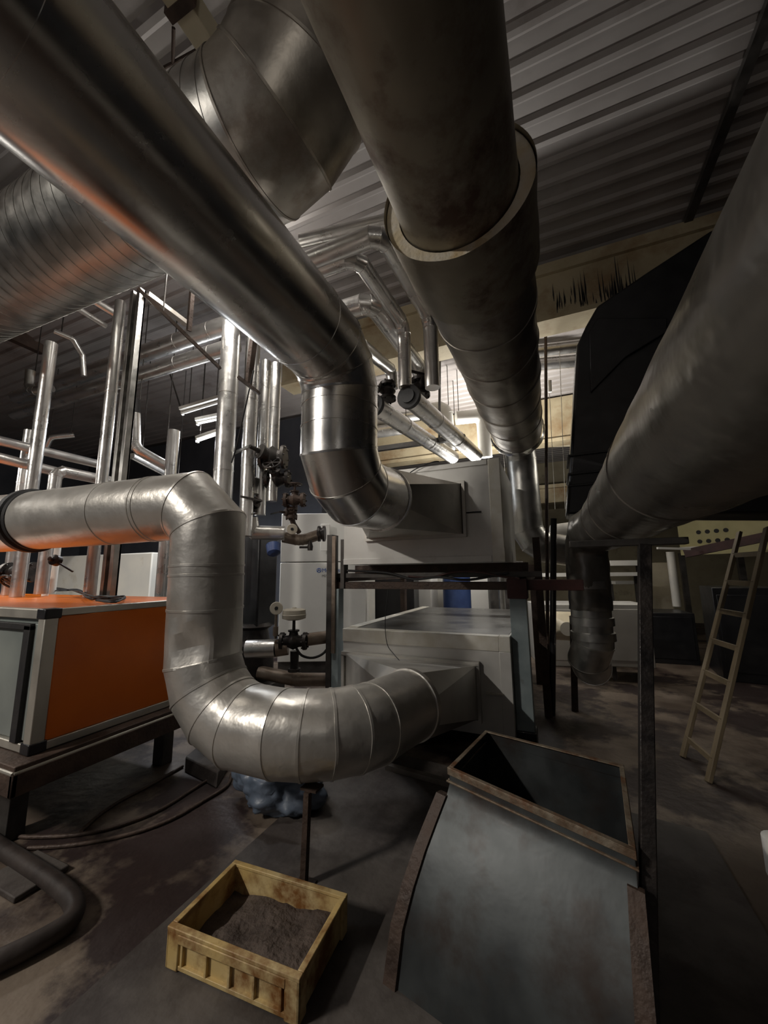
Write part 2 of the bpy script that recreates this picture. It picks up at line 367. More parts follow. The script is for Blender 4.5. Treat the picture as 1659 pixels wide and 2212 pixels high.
for x0, x1, z0, z1 in ((-2.19, -.705, .715, .755), (-2.19, -.705, .21, .24), (-2.19, -2.16, .24, .72), (-.735, -.705, .24, .72)): m.box(x0, x1, YF - .04, YF + .018, z0, z1)
m.build('hood_flange', 'hoodtop', Ld)
dh = (ptsL[1] - ptsL[0]).normalized(); pf = at(22, 1130, 2.95)
tt = (pf - ptsL[0]).dot(dh); pf = ptsL[0] + dh * tt
m = MB(); m.lathe(pf - dh * .05, dh, [(0, RL * .98), (.002, RL + .022), (.05, RL + .022), (.055, RL + .006), (.09, RL + .006), (.092, RL * .98)], 56, False)
tag(m.build('flange_ring', 'blackmatte', Ld), 'black flange ring')

# --- B: overhead dusty duct entering a thicker insulated sleeve
Bd = thing('overhead_duct', 'dusty brown overhead duct running into a wider insulated sleeve with a bare wool end', 'duct', (-.305, 2.5, 3.0))
bx, bz = -.305, 3.425
m = MB(); tube(m, [(bx, -2.2, bz), (bx, 1.9, bz)], .292, 64, sub=.06, wob=.004, wsc=4); m.build('inner_pipe', 'dusty', Bd, sharp=30)
m = MB(); m.rings([duct_ring((bx, 1.63, bz), (0, 1, 0), r, 64) if i < 2 else duct_ring((bx, 1.72, bz), (0, 1, 0), r, 64) for i, r in enumerate((.300, .366, .366, .300))], False, False)
tag(m.build('wool_end', 'wool', Bd), 'cream mineral wool ring at the open end')
sl = MB(); tube(sl, [(bx, 1.60, bz), (bx, 2.12, bz)], .370, 64, sub=.05, cap=False, wob=.006, wsc=5); sl.build('collar_sheet', 'dusty', Bd, sharp=30)
rB = .325
sl = MB(); tube(sl, [(bx, 1.95, bz), (bx, 5.12, bz)], lambda i: (.338, .316)[i], 64, sub=.05, cap=True, wob=.012, wsc=4.0, extra=[(0, t) for t in (.18, .33, .5, .66, .82)], bh=.006, bd=.02); sl.build('insulated_sleeve', 'galv_dark', Bd, sharp=40)
fm = MB(); n = 64; prof = []
for (yy, r_, z_) in ((5.06, .322, 0), (5.10, .338, 0), (5.16, .345, .02)):
    prof.append([V((bx + math.cos(2*math.pi*k/n) * (r_ + random.uniform(-.006, .006)), yy + random.uniform(-z_, z_), bz + math.sin(2*math.pi*k/n) * (r_ + random.uniform(-.006, .006)))) for k in range(n)])
fm.rings(prof, False, False); tag(fm.build('foil_skirt', 'alu', Bd, sharp=20), 'ragged bright foil skirt at the far end')
ptsB, jB = fillet([(bx, 5.0, bz - .03), (bx, 5.52, bz - .05), (bx + .035, 5.56, 1.95), (.55, 5.70, 1.80)], [.34, .34], [3, 3])
m = MB(); tube(m, ptsB, .20, 40, beads=jB, sub=.1, wob=.004); m.build('drop_elbow', 'galv', Bd, sharp=14)

# --- C: foil-wrapped duct on the right with a drop leg
Cd = thing('foil_wrapped_duct', 'foil wrapped duct slanting in from the right edge, with a clamped drop leg', 'duct', (.45, 4.2, .7))
cx, cz, RC = .487, 2.03, .238
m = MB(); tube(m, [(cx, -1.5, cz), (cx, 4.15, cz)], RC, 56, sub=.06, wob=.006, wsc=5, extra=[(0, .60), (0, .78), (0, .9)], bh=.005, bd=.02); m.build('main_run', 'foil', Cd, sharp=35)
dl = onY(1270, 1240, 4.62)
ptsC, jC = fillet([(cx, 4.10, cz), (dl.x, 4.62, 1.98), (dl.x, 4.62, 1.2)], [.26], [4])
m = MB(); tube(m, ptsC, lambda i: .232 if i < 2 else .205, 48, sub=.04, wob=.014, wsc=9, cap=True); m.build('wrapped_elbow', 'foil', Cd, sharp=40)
pd = onY(1272, 1425, 4.62)
m = MB(); tube(m, [(dl.x, 4.62, 1.62), (dl.x - .01, 4.62, pd.z + .16), (pd.x, 4.68, pd.z), (pd.x + .03, 4.80, pd.z - .09), (pd.x + .06, 5.1, pd.z - .12)], .19, 44, beads=[1, 2, 3]); m.build('drop_leg', 'galv', Cd, sharp=14)
for yy in (1262, 1340, 1372):
    q = onY(1278, yy, 4.62); mm = MB(); mm.lathe((dl.x - .005, 4.62, q.z - .045), (0, 0, 1), [(0, .185), (.003, .208), (.08, .208), (.085, .185)], 44, False); mm.build('clamp_ring', 'galv', Cd)

# --- E: big spiral duct along the left, turning up to the roof
Ed = thing('spiral_duct', 'huge spiral seamed duct behind the shiny one, turning upward to the roof', 'duct', (-2.5, 1.55, 3.8))
RE = .43; ey, ez = 1.55, 4.28
ptsE, jE = fillet([(-8.5, ey, ez + .22), (-1.13, ey, ez), (-1.13, ey - .06, 5.49)], [.455], [4])
m = MB(); L0 = (ptsE[1] - ptsE[0]).length
tube(m, ptsE, RE, 64, seg=(0, 1), extra=[(0, (i + .5) / 62) for i in range(62)], bh=.0035, bd=.012); m.build('spiral_run', 'galv', Ed, sharp=12)
m = MB(); tube(m, ptsE, RE, 64, seg=(1, len(ptsE) - 1), beads=jE, bh=.006, extra=[(4, .4)]); m.build('riser_elbow', 'galv_dark', Ed, sharp=12)
m = MB(); m.lathe((-2.02, ey, ez), (1, 0, 0), [(0, RE * .99), (.002, RE + .035), (.055, RE + .035), (.057, RE * .99)], 64, False); tag(m.build('joint_ring', 'blackmatte', Ed), 'black joint ring')

# cream trunking hanging under the roof beside the riser
p0 = onZ(505, 150, 5.05); m = MB()
T = thing('trunking', 'cream steel trunking hanging under the roof above the spiral duct', 'trunking', (p0.x, p0.y - 1, 4.95))
m.box(p0.x - .10, p0.x + .04, p0.y - 2.2, p0.y, 4.95, 5.12); m.build('channel', 'cream', T, bevel=.006)
m = MB(); m.box(p0.x - .13, p0.x + .07, p0.y - .42, p0.y - .36, 4.94, 5.49); m.build('hanger', 'rust', T)
m = MB(); m.box(p0.x - .13, p0.x + .07, p0.y - .75, p0.y - .69, 4.94, 5.49); m.build('hanger', 'rust', T)
for (a, b, lb) in (((375, 60), (372, 210), 'thin dark rod hanging from the roof left of the cream trunking'), ((330, 160), (450, 95), 'thin dark rod crossing under the roof to the cream trunking')):
    p, q = onZ(*a, 5.3), onZ(*b, 5.3); mm = MB(); mm.cyl(p, q, .012, 10); tag(mm.build('tie_rod', 'rust'), lb, 'rod')

# --- D: black angular duct on the right
bd_ = [(1224, 1110), (1232, 985), (1246, 745), (1266, 702), (1290, 660), (1400, 585), (1535, 497), (1700, 430), (1760, 760), (1760, 1110)]
bp_ = [onY(x, y, 4.6) for x, y in bd_]
D = thing('black_duct', 'black angular plastic duct with a sloped top behind the foil wrapped duct', 'duct', (bp_[0].x + .4, 4.4, bp_[0].z))
m = MB(); m.prism(bp_, (0, .55, 0)); m.build('shell', 'black', D, bevel=.03)
fr = [onY(x, y, 4.6) for x, y in ((1272, 720), (1276, 850), (1350, 775), (1440, 720), (1440, 690), (1290, 690))]
m = MB(); m.prism([p + V((0, -.03, 0)) for p in fr], (0, .03, 0)); m.build('raised_panel', 'black', D, bevel=.01)
for yy in (985, 1025, 1050):
    p = onY(1226, yy, 4.6); m = MB(); m.box(p.x + .002, p.x + 1.1, 4.58, 5.17, p.z - .012, p.z + .012); m.build('rib', 'black', D, bevel=.006)

# ================================================================== PLENUM BOXES AND FRAME
U = thing('plenum_box', 'grey white sheet plenum box raised on the steel frame, the shiny duct entering its face', 'plenum', (-1.3, 5.3, 1.70))
ux0, ux1, uy0, uy1, uz0, uz1 = -2.2, -.42, 3.9, 5.2, 1.70, 2.73
m = MB(); m.box(ux0, ux1, uy0, uy1, uz0, uz1); m.build('casing', 'panel', U, bevel=.004)
m = MB(); m.box(ux1 - .11, ux1 + .004, uy0 - .006, uy0 + .10, uz0 - .004, uz1 + .004); m.build('corner_trim', 'trim', U, bevel=.004)
m = MB(); m.box(ux1 - .11, ux1 + .006, uy0 - .010, uy0 + .02, uz0 - .006, uz0 + .13); m.build('corner_patch', 'trim', U, bevel=.003)
m = MB(); m.box(ux0, ux1 - .12, uy0 - .008, uy0 + .02, uz1 - .05, uz1 + .004); m.build('top_trim', 'panel', U, bevel=.003)
m = MB(); m.box(ux0, ux1 - .12, uy0 - .008, uy0 + .02, uz0 - .004, uz0 + .06); m.build('bottom_trim', 'panel', U, bevel=.003)
m = MB(); m.box(ux1 - .36, ux1 - .2, uy0 - .006, uy0, 2.19, 2.205); m.build('slot', 'blackmatte', U)
Lo = thing('floor_plenum', 'grey white sheet plenum box low on the floor, the dented duct entering its face', 'plenum', (-1.3, 5.3, .1))
lx0, lx1, ly0, ly1, lz0, lz1 = -2.2, -.42, 3.9, 6.8, .10, .985
m = MB(); m.box(lx0, lx1, ly0, ly1, lz0, lz1); m.build('casing', 'panel', Lo, bevel=.004)
m = MB(); m.box(lx0 - .004, lx1 - .10, ly0 - .008, ly0 + .12, lz1 - .13, lz1 + .006); m.build('top_trim', 'trim', Lo, bevel=.004)
m = MB(); m.box(lx1 - .10, lx1 + .004, ly0 - .008, ly0 + .12, lz1 - .13, lz1 + .008); m.build('corner_patch', 'trim', Lo, bevel=.004)
m = MB(); m.box(lx1 - .10, lx1 + .004, ly0 - .006, ly0 + .1, lz0, lz1 - .13); m.build('side_trim', 'panel', Lo, bevel=.004)
m = MB(); m.box(lx0 - .004, lx0 + .12, ly0 + .12, ly1, lz1 - .01, lz1 + .010); m.build('top_edge', 'trim', Lo)
m = MB(); m.box(lx0 + .12, lx1 - .02, ly0 + .13, ly1 - .05, lz1, lz1 + .005); m.build('lid_sheet', 'lid', Lo)
m = MB(); m.box(-.66, -.50, ly0 - .022, ly0 - .004, .47, .485); m.build('handle', 'trim', Lo)
for (x, y) in ((lx0 + .1, ly0 + .2), (lx1 - .2, ly0 + .2), (lx0 + .1, ly1 - .2), (lx1 - .2, ly1 - .2)):
    m = MB(); m.box(x - .05, x + .05, y - .05, y + .05, 0, lz0); m.build('foot', 'rust', Lo)

Fr = thing('equipment_rack', 'blue grey and rusty steel frame carrying the raised plenum box', 'frame', (-1.3, 4.0, 0))
m = MB(); m.box(-2.40, -2.31, 3.98, 4.10, .0, 1.42); m.build('post', 'bluegrey', Fr, bevel=.004)
m = MB(); m.box(-2.47, -2.40, 3.97, 4.12, .25, 2.06); m.box(-2.30, -2.25, 4.0, 4.10, 1.42, 2.0); tag(m.build('post', 'darksteel', Fr, bevel=.003), 'dark rusty angle post')
m = MB(); m.box(-2.39, -2.345, 3.955, 3.985, .7, 2.04); m.build('conduit', 'bronze', Fr)
m = MB(); m.box(-.41, -.255, 3.99, 4.15, .15, 1.40); bp0 = m.build('post', 'bluegrey', Fr, bevel=.004)
m = MB(); m.box(-.425, -.24, 3.975, 4.165, 1.34, 1.53); tag(m.build('cap_plate', 'redbrown', bp0, bevel=.004), 'red brown painted post head')
m = MB(); m.box(-.43, -.24, 3.97, 4.17, 0, .15); m.build('base_block', 'black', bp0, bevel=.006)
m = MB(); m.box(-2.42, -.25, 4.02, 4.12, 1.42, 1.50); m.build('cross_beam', 'rust', Fr, bevel=.004)
m = MB(); m.box(-2.42, -.1, 4.03, 4.10, 1.545, 1.60); m.build('upper_rail', 'darksteel', Fr, bevel=.004)
m = MB(); m.box(-.24, .25, 4.02, 4.12, 1.42, 1.52); m.build('side_beam', 'redbrown', Fr, bevel=.004)
for y in (4.6, 6.2):
    m = MB(); m.box(-2.42, -.25, y, y + .1, 1.60, 1.70); m.build('bearer', 'rust', Fr)
for x in (-2.4, -.33):
    m = MB(); m.box(x, x + .08, 4.1, 6.4, 1.50, 1.60); m.build('side_rail', 'rust', Fr)
    m = MB(); m.box(x, x + .08, 6.2, 6.3, 0, 1.50); m.build('rear_post', 'rust', Fr)

wire('red_cable', [(-1.45, 4.0, 1.56), (-1.2, 4.0, 1.545), (-.95, 3.99, 1.60), (-.7, 3.985, 1.60), (-.45, 3.97, 1.55), (-.3, 3.96, 1.53)], .011, 'redbrown')
tag(bpy.data.objects['red_cable'], 'dull red cable lying along the front beam of the frame', 'cable')
wire('black_cable', [(-2.2, 3.99, 1.63), (-1.7, 4.0, 1.60), (-1.4, 3.99, 1.53), (-1.1, 3.98, 1.55), (-.8, 3.99, 1.52), (-.4, 3.97, 1.59)], .013, 'blackmatte')
tag(bpy.data.objects['black_cable'], 'black cable sagging along the front beam of the frame', 'cable')
wire('thin_wire', [onY(838, 1275, 3.95), onY(832, 1340, 3.88), onY(836, 1390, 3.86), onY(850, 1412, 3.80), onY(866, 1430, 3.6)], .004, 'blackmatte')
tag(bpy.data.objects['thin_wire'], 'thin black wire dangling in front of the lower plenum box', 'wire')
wire('looped_wire', [onY(868, 1034, 3.85), onY(900, 1012, 3.86), onY(935, 998, 3.87), onY(948, 997, 3.9)], .006, 'blackmatte')
tag(bpy.data.objects['looped_wire'], 'black wire curling over the top edge of the raised plenum box', 'wire')

# ================================================================== ORANGE AIR HANDLING UNIT
ax0, ax1, ay0, ay1, az0, az1 = -6.2, -2.9, 1.41, 2.72, .56, 1.395
H = thing('air_handling_unit', 'orange panelled air handling unit with aluminium corners, left of the dented duct', 'air handler', (-3.7, 2.6, 0))
m = MB(); m.box(ax0 + .03, ax1 - .03, ay0 + .03, ay1 - .03, az0 + .02, az1 - .012); m.build('casing', 'ahu_grey', H)
m = MB(); m.box(ax1 - .035, ax1 - .008, ay0 + .075, ay1 - .07, az0 + .05, az1 - .045); tag(m.build('side_panel', 'orange', H, bevel=.006), 'bright orange side panel')
m = MB(); m.box(ax0 + .06, ax1 - .05, ay0 + .06, ay1 - .06, az1 - .02, az1 - .004); tag(m.build('top_panel', 'orange', H, bevel=.003), 'orange top panel')
m = MB(); m.box(ax0 + .05, ax1 - .10, ay0 + .015, ay0 + .05, az0 + .06, az1 - .09); fp = m.build('front_panel', 'ahu_grey', H, bevel=.006)
m = MB(); m.box(ax1 - .20, ax1 - .13, ay0 - .012, ay0 + .02, az0 + .05, az1 - .10); m.box(ax0, ax1 - .13, ay0 - .012, ay0 + .02, az1 - .13, az1 - .09); m.build('door_seal', 'blackmatte', fp, bevel=.004)
m = MB(); m.box(ax1 - .075, ax1, ay0, ay0 + .075, az0, az1); cpf = m.build('corner_profile', 'ahu_frame', H, bevel=.006)
m = MB(); m.box(ax1 - .06, ax1, ay0 + .075, ay1, az1 - .045, az1); m.build('top_profile', 'ahu_frame', H, bevel=.005)
m = MB(); m.box(ax1 - .06, ax1, ay0 + .075, ay1, az0, az0 + .05); m.build('bottom_profile', 'ahu_frame', H, bevel=.005)
m = MB(); m.box(ax0, ax1 - .075, ay0, ay0 + .06, az1 - .06, az1); m.build('front_top_profile', 'ahu_frame', H, bevel=.005)
m = MB(); m.box(ax0, ax1 - .075, ay0, ay0 + .06, az0, az0 + .05); m.build('front_bottom_profile', 'ahu_frame', H, bevel=.005)
for z in (az0, az1 - .055):
    m = MB(); m.box(ax1 - .09, ax1 + .004, ay0 - .006, ay0 + .09, z - .004, z + .06); m.build('corner_piece', 'black', cpf, bevel=.008)
m = MB(); m.box(ax0, ax1 + .09, ay0 - .10, ay1, az0 - .055, az0 - .004); m.box(ax1 + .07, ax1 + .10, ay0 - .11, ay1, az0 - .16, az0 - .04); m.box(ax0, ax1 + .10, ay0 - .11, ay0 - .08, az0 - .16, az0 - .04)
bfr = m.build('base_frame', 'rust', H, bevel=.006)
m = MB(); m.cyl((ax1 + .085, ay0 - .10, az0 - .040), (ax1 + .085, ay1, az0 - .040), .012, 10); m.cyl((ax0, ay0 - .10, az0 - .040), (ax1 + .085, ay0 - .10, az0 - .040), .012, 10); m.build('base_edge', 'ahu_frame', bfr)
for (x, y) in ((-3.22, 1.52), (-3.22, 2.55), (-6.0, 1.52), (-6.0, 2.55)):
    m = MB(); m.box(x - .06, x + .06, y - .05, y + .05, 0, az0 - .05); m.build('leg', 'darksteel', bfr, bevel=.005)

# strut post standing on the unit, rising behind the ducts
sp = onZ(232, 1290, az1); Sp = thing('strut_post', 'tall grey slotted strut post standing on top of the orange unit', 'post', (sp.x, sp.y, az1))
m = MB(); m.box(sp.x - .08, sp.x - .03, sp.y - .03, sp.y + .04, az1 + .01, 4.7); m.box(sp.x + .03, sp.x + .08, sp.y - .03, sp.y + .04, az1 + .01, 4.7); m.box(sp.x - .08, sp.x + .08, sp.y + .02, sp.y + .04, az1 + .01, 4.7); m.build('channel', 'galv', Sp, bevel=.002)
m = MB(); z = az1 + .1
while z < 4.6: m.box(sp.x - .016, sp.x + .016, sp.y + .012, sp.y + .0195, z, z + .07); z += .12
m.build('slot_row', 'blackmatte', Sp)
m = MB(); m.box(sp.x - .1, sp.x + .1, sp.y - .08, sp.y + .09, az1, az1 + .012); m.build('foot_plate', 'darksteel', Sp)
for k in range(5):
    s_ = [onZ(x + random.uniform(-8, 8), y + random.uniform(-3, 4), az1 + .012 + .008 * k) for x, y in ((90, 1268), (120, 1272), (160, 1275), (195, 1288), (220, 1290), (262, 1290), (250, 1298), (215, 1294))]
    o = wire('signal_cable', s_, .006, 'blackmatte')
    tag(o, 'black cable in the tangle lying on top of the orange unit', 'cable', 'tangled cables on the orange unit')

# ================================================================== SMALL PIPEWORK
def vpipe(name, label, x, y, D, z0, z1, r, group=None, m_='alu_small', seams=2, parts=None):
    p = at(x, y, D); b = MB(); z0 = z0 if z0 > 1.5 else (az1 if p.x < ax1 and p.y < ay1 else 0.0); tube(b, [(p.x, p.y, z0), (p.x, p.y, z1)], r, 28, extra=[(0, (k + 1) / (seams + 1)) for k in range(seams)], bh=.003)
    o = b.build(name, m_, sharp=20); return tag(o, label, 'pipe', group)
vpipe('vertical_pipe', 'bright vertical pipe furthest left, rising behind the orange unit', 92, 880, 4.3, 1.0, 4.25, .062)
vpipe('vertical_pipe', 'dim thinner vertical pipe just left of the bright furthest left one', 62, 940, 4.65, 1.0, 3.35, .05)
vpipe('vertical_pipe', 'vertical lagged pipe just left of the slotted strut post', 240, 850, 4.1, 1.0, 4.6, .055)
vpipe('vertical_pipe', 'short bright vertical pipe with a closed top, left of the lit fluorescent lamp', 372, 980, 4.7, .75, 3.36, .066)
vpipe('vertical_pipe', 'widest vertical lagged pipe, left of the shiny duct elbow and beside the lit lamp', 491, 880, 4.5, .4, 4.62, .108, seams=4)
vpipe('vertical_pipe', 'vertical lagged pipe ending in a reducer above the flanged valve', 541, 900, 4.6, 2.03, 4.5, .078)
vpipe('vertical_pipe', 'vertical lagged pipe second from the shiny duct, partly behind the reducer pipe', 571, 880, 4.85, 2.3, 4.3, .065)
vpipe('vertical_pipe', 'vertical lagged pipe nearest the shiny duct elbow, ending at the round valve', 595, 860, 4.75, 2.45, 4.2, .062)
p = at(512, 1120, 4.75); b = MB(); b.cyl((p.x, p.y, .3), (p.x, p.y, 2.15), .04, 20); tag(b.build('vertical_pipe', 'alu_small'), 'slim vertical pipe showing beside the dented duct elbow', 'pipe')

def hpipe(name, label, pts, r, rad=.18, n=3, group=None, m_='alu_small', extra=None, cat='pipe'):
    P, j = fillet(pts, rad, n) if len(pts) > 2 else ([V(q) for q in pts], [])
    b = MB(); tube(b, P, r, 30, beads=j, bh=.003, bd=.006, extra=extra or []); return tag(b.build(name, m_, sharp=15), label, cat, group)
# left, beyond the orange unit: runs along the room
hpipe('horizontal_pipe', 'upper of two thin pipes running level at the far left above the orange unit', [onX(-60, 938, -5.6), onX(222, 1005, -5.6)], .055)
hpipe('horizontal_pipe', 'lower of two thin pipes running level at the far left above the orange unit', [onX(-60, 975, -5.3), onX(125, 1020, -5.3)], .055)
q0, q1, q2 = onX(118, 1090, -4.9), onX(122, 1016, -4.9), onX(240, 1034, -4.9)
hpipe('elbow_pipe', 'lagged pipe rising and bending level just left of the strut post', [(q1.x, q1.y, 1.42), q1, (q1.x, q2.y, q1.z)], .06, .09)
a_, b_, c_ = at(290, 900, 5.2), at(291, 968, 5.2), at(362, 1008, 5.5)
hpipe('elbow_pipe', 'bright lagged pipe coming down and bending right beside the strut post', [a_ + V((0, 0, .05)), b_, c_], .07, .16)
b = MB(); b.cyl(a_ + V((0, 0, .05)), a_ + V((0, 0, .25)), .068, 24, .05); tag(b.build('pipe_end', 'blackmatte'), 'black rubber end piece on top of the bright bent pipe', 'pipe end')
hpipe('horizontal_pipe', 'thin level pipe behind the bright bent pipe, right of the strut post', [at(285, 985, 6.0), at(400, 1046, 7.2)], .05)
hpipe('horizontal_pipe', 'small hooked pipe against the added dark partition at left', [at(100, 965, 7.0), at(110, 945, 7.0), at(160, 940, 7.2)], .05, .1)
# the pair along X under the roof
for (ya, yb, lb, yy) in ((880, 703, 'upper lagged pipe of the pair running across under the roof at left', 3.3), (905, 752, 'lower lagged pipe of the pair running across under the roof at left', 3.3)):
    q = onY(490, yb, yy); w0 = onY(118, ya - 30, yy)
    P = [(-8.5, yy, q.z + .02), (q.x + .15, yy, q.z)]
    hpipe('roof_pipe', lb, P, .115 if ya == 880 else .095, extra=[(0, .55), (0, .8), (0, .92)], m_='alu_small')
for (pts_, lb, r_) in (([(700, 1090 - 480), (769, 553), (872, 702), (868, 838)], 'lagged roof pipe bending away and dropping to the black flange behind the shiny elbow', .072),
                       ([(740, 664), (800, 652), (907, 796), (905, 842)], 'thick lagged roof pipe with a bright elbow right of the shiny duct', .098),
                       ([(640, 548), (824, 503), (929, 688), (920, 840)], 'lagged roof pipe nearest the overhead duct, dropping beside it', .078)):
    Z = 4.3; a, b2, c2 = onZ(*pts_[0], Z), onZ(*pts_[1], Z), onZ(*pts_[2], Z)
    d2 = onY(*pts_[3], c2.y)
    hpipe('roof_pipe', lb, [(a.x - .8, b2.y, Z), b2, c2, (c2.x, c2.y + .01, max(d2.z, 3.50))], r_, .15, 3)
hpipe('roof_pipe', 'flat lagged double pipe crossing under the roof behind the overhead duct', [onZ(650, 520, 4.75), onZ(835, 478, 4.75)], .06)
hpipe('roof_pipe', 'short lagged pipe sloping down beside the shiny duct above the black flange', [at(780, 745, 4.2), at(845, 800, 5.0), at(848, 840, 5.0)], .075, .08)
hpipe('small_pipe', 'thin pipe bending down under the spiral duct, right of the furthest left pipe', [at(118, 716, 4.7), at(158, 733, 4.8), at(178, 768, 4.9), at(181, 812, 4.9)], .032, .06, 3)
hpipe('small_pipe', 'short thin pipe end poking out below the spiral duct at left', [at(150, 655, 4.4), at(228, 704, 4.8)], .034)
hpipe('small_pipe', 'thin pipe bending down just left of the strut post top', [at(200, 648, 4.6), at(256, 682, 4.8), at(253, 752, 4.8)], .052, .07, 3)
hpipe('small_pipe', 'dim elbow at the left end of the roof pipe pair', [at(112, 838, 5.6), at(62, 846, 5.6), at(66, 800, 5.6)], .06, .1, 3, m_='galv')
b = MB(); b.bar(at(318, 636, 4.2), at(404, 700, 4.6), .07, .05); tag(b.build('cable_channel', 'galv_dark'), 'grey channel slanting under the roof right of the strut post', 'channel')
b = MB(); b.bar(at(-40, 690, 5.6), at(92, 752, 6.6), .22, .12, (0, 0, 1)); tag(b.build('roof_joist', 'rust'), 'brown joist under the roof at the far left', 'joist')
# lower runs on a black channel
for (a, b2, lb, r_) in (((808, 876), (978, 988), 'left of two lit lagged pipes above the raised plenum box', .105), ((884, 858), (1028, 984), 'right of two lit lagged pipes above the raised plenum box', .11)):
    p, q = onZ(*a, 3.45), onZ(*b2, 3.45)
    o = thing('lagged_pipe', lb, 'pipe', p)
    bb = MB(); tube(bb, [p, q], r_, 32, extra=[(0, .3), (0, .62)], bh=.004); bb.build('cladding', 'alu_small', o, sharp=15)
    d = (p - q).normalized(); bb = MB(); bb.lathe(p - d * .02, d, [(0, r_ + .02), (.05, r_ + .02), (.055, r_ * .7), (.07, r_ * .7)], 28); tag(bb.build('end_cap', 'blackmatte', o), 'black end flange')
p, q = onY(800, 972, 5.2), onY(1005, 944, 5.2)
b = MB(); b.bar(p + V((-.3, 0, 0)), q, .07, .07, (0, 1, 0)); tag(b.build('support_channel', 'darksteel'), 'black steel channel under the two lit lagged pipes', 'channel')
for (x, z0, z1) in ((948, 760, 958), ):
    p, q = onY(950, 770, 5.2), onY(949, 950, 5.2); b = MB(); b.bar(p, q, .03, .03); tag(b.build('hanger_rod', 'darksteel'), 'black hanger bar holding the channel under the lagged pipes', 'hanger')
for (px, lb) in (((905, 887), 'further of two light-whitened aluminium elbow pipes beyond the lagged pipes'), ((985, 903), 'nearer of two light-whitened aluminium elbow pipes, beside the overhead duct end')):
    D0 = 7.2
    hpipe('lit_white_elbow_pipe', lb, [at(px[0], px[1], D0), at(px[0] + 58, px[1] - 6, D0), at(px[0] + 64, px[1] + 85, D0)], .125, .15, 3, m_='white')  # strong light on bare aluminium is put in as white enamel
hpipe('horizontal_pipe', 'upper bright pipe lying level behind the shiny duct above the box', [at(780, 912, 7.5), at(905, 896, 7.5)], .11)
hpipe('horizontal_pipe', 'lower bright pipe lying level behind the shiny duct above the box', [at(780, 938, 7.4), at(890, 922, 7.4)], .12)
hpipe('horizontal_pipe', 'upper pipe crossing beyond the roof beam right of the overhead duct', [at(1020, 775, 6.2), at(1300, 742, 6.0)], .10)
hpipe('horizontal_pipe', 'lower pipe crossing beyond the roof beam right of the overhead duct', [at(1020, 800, 6.8), at(1300, 775, 6.6)], .11)
hpipe('horizontal_pipe', 'lit cream pipe crossing far behind the thin poles', [at(1080, 962, 9.5), at(1250, 956, 9.2)], .09, m_='cream')

def valve(name, label, p, axis, r, upv, head='wheel', m_='valve', hm='valve', L=.16, cat='valve', hs=1.0, headmat=None):
    """flanged valve: body and two flanges along axis, stem and head along upv"""
    p, axis, upv = V(p), V(axis).normalized(), V(upv).normalized()
    t = thing(name, label, cat, p)
    b = MB(); b.lathe(p - axis * L, axis, [(0, r * .7), (L * .5, r * .75), (L, r * 1.1), (L * 1.5, r * .75), (2 * L, r * .7)], 24); b.build('body', m_, t)
    for s in (-1, 1):
        b = MB(); q = p + axis * s * L
        b.lathe(q - axis * .018, axis, [(0, r * 1.15), (.036, r * 1.15)], 24)
        s_, t_ = frame_for(axis)
        for k in range(6):
            a = k * math.pi / 3; c = q + (s_ * math.cos(a) + t_ * math.sin(a)) * r * .95
            b.cyl(c - axis * .035, c + axis * .035, .010, 6)
        b.build('flange', m_, t)
    b = MB(); b.lathe(p, upv, [(0, r * .8), (r * 1.2, r * .55), (r * 1.25, r * .75), (r * 1.45, r * .75), (r * 1.5, r * .22), (r * 2.5 * hs, r * .2)], 18); bn_ = b.build('bonnet', m_, t)
    q = p + upv * r * 2.5 * hs
    b = MB()
    if head == 'wheel':
        s_, t_ = frame_for(upv); n = 24; R = r * 1.1
        ring = [q + (s_ * math.cos(2*math.pi*k/n) + t_ * math.sin(2*math.pi*k/n)) * R for k in range(n + 1)]
        tube(b, ring, r * .12, 8, cap=False)
        for k in range(3):
            a = k * math.pi / 3; dd = (s_ * math.cos(a) + t_ * math.sin(a)) * R; b.cyl(q - dd, q + dd, r * .08, 8)
        b.build('handwheel', hm, bn_)
    elif head == 'lever':
        s_, t_ = frame_for(upv); b.bar(q, q + s_ * r * 4, r * .3, r * .15, t_); b.build('lever', hm, bn_)
    elif head == 'actuator':
        b.lathe(q, upv, [(0, r * .9), (r * .2, r * 1.55), (r * .7, r * 1.6), (r * .75, r * 1.55), (r * 1.3, r * 1.5), (r * 1.45, r * 1.2), (r * 1.5, r * .3), (r * 1.65, r * .25)], 28); b.build('actuator', headmat or hm, bn_)
    return t
vd = V((.92, .40, 0))           # across the view
valve('flange_valve', 'black flanged valve under the thick roof pipe, left of the two black ones', at(838, 846, 4.6), (0, 0, 1), .085, (-.6, -.7, .2), 'lever', L=.09)
valve('flange_valve', 'black flanged valve beside the overhead duct, right of the two black ones', at(908, 838, 4.6), (0, 0, 1), .10, (.7, -.6, .1), 'lever', L=.09)
valve('reducer_valve', 'black flanged valve with blue tag under the reducer pipe', at(541, 1092, 4.6), (0, 0, 1), .075, (.9, -.1, .2), 'lever', hm='darksteel', L=.07)
p = at(541, 1060, 4.6); b = MB(); b.lathe((p.x, p.y, p.z - .06), (0, 0, 1), [(0, .075), (.02, .10), (.2, .105), (.22, .08)], 28); tag(b.build('reducer_sleeve', 'galv'), 'galvanised reducer sleeve on top of the black flanged valve', 'reducer')
p1, p2, p3 = at(541, 1118, 4.6), at(545, 1150, 4.6), at(615, 1152, 4.65)
lbend = hpipe('lagged_bend', 'short clad pipe bend below the black flanged valve, leading to the gauge', [p1, p2, p3], .085, .06, 2, m_='alu_dull')
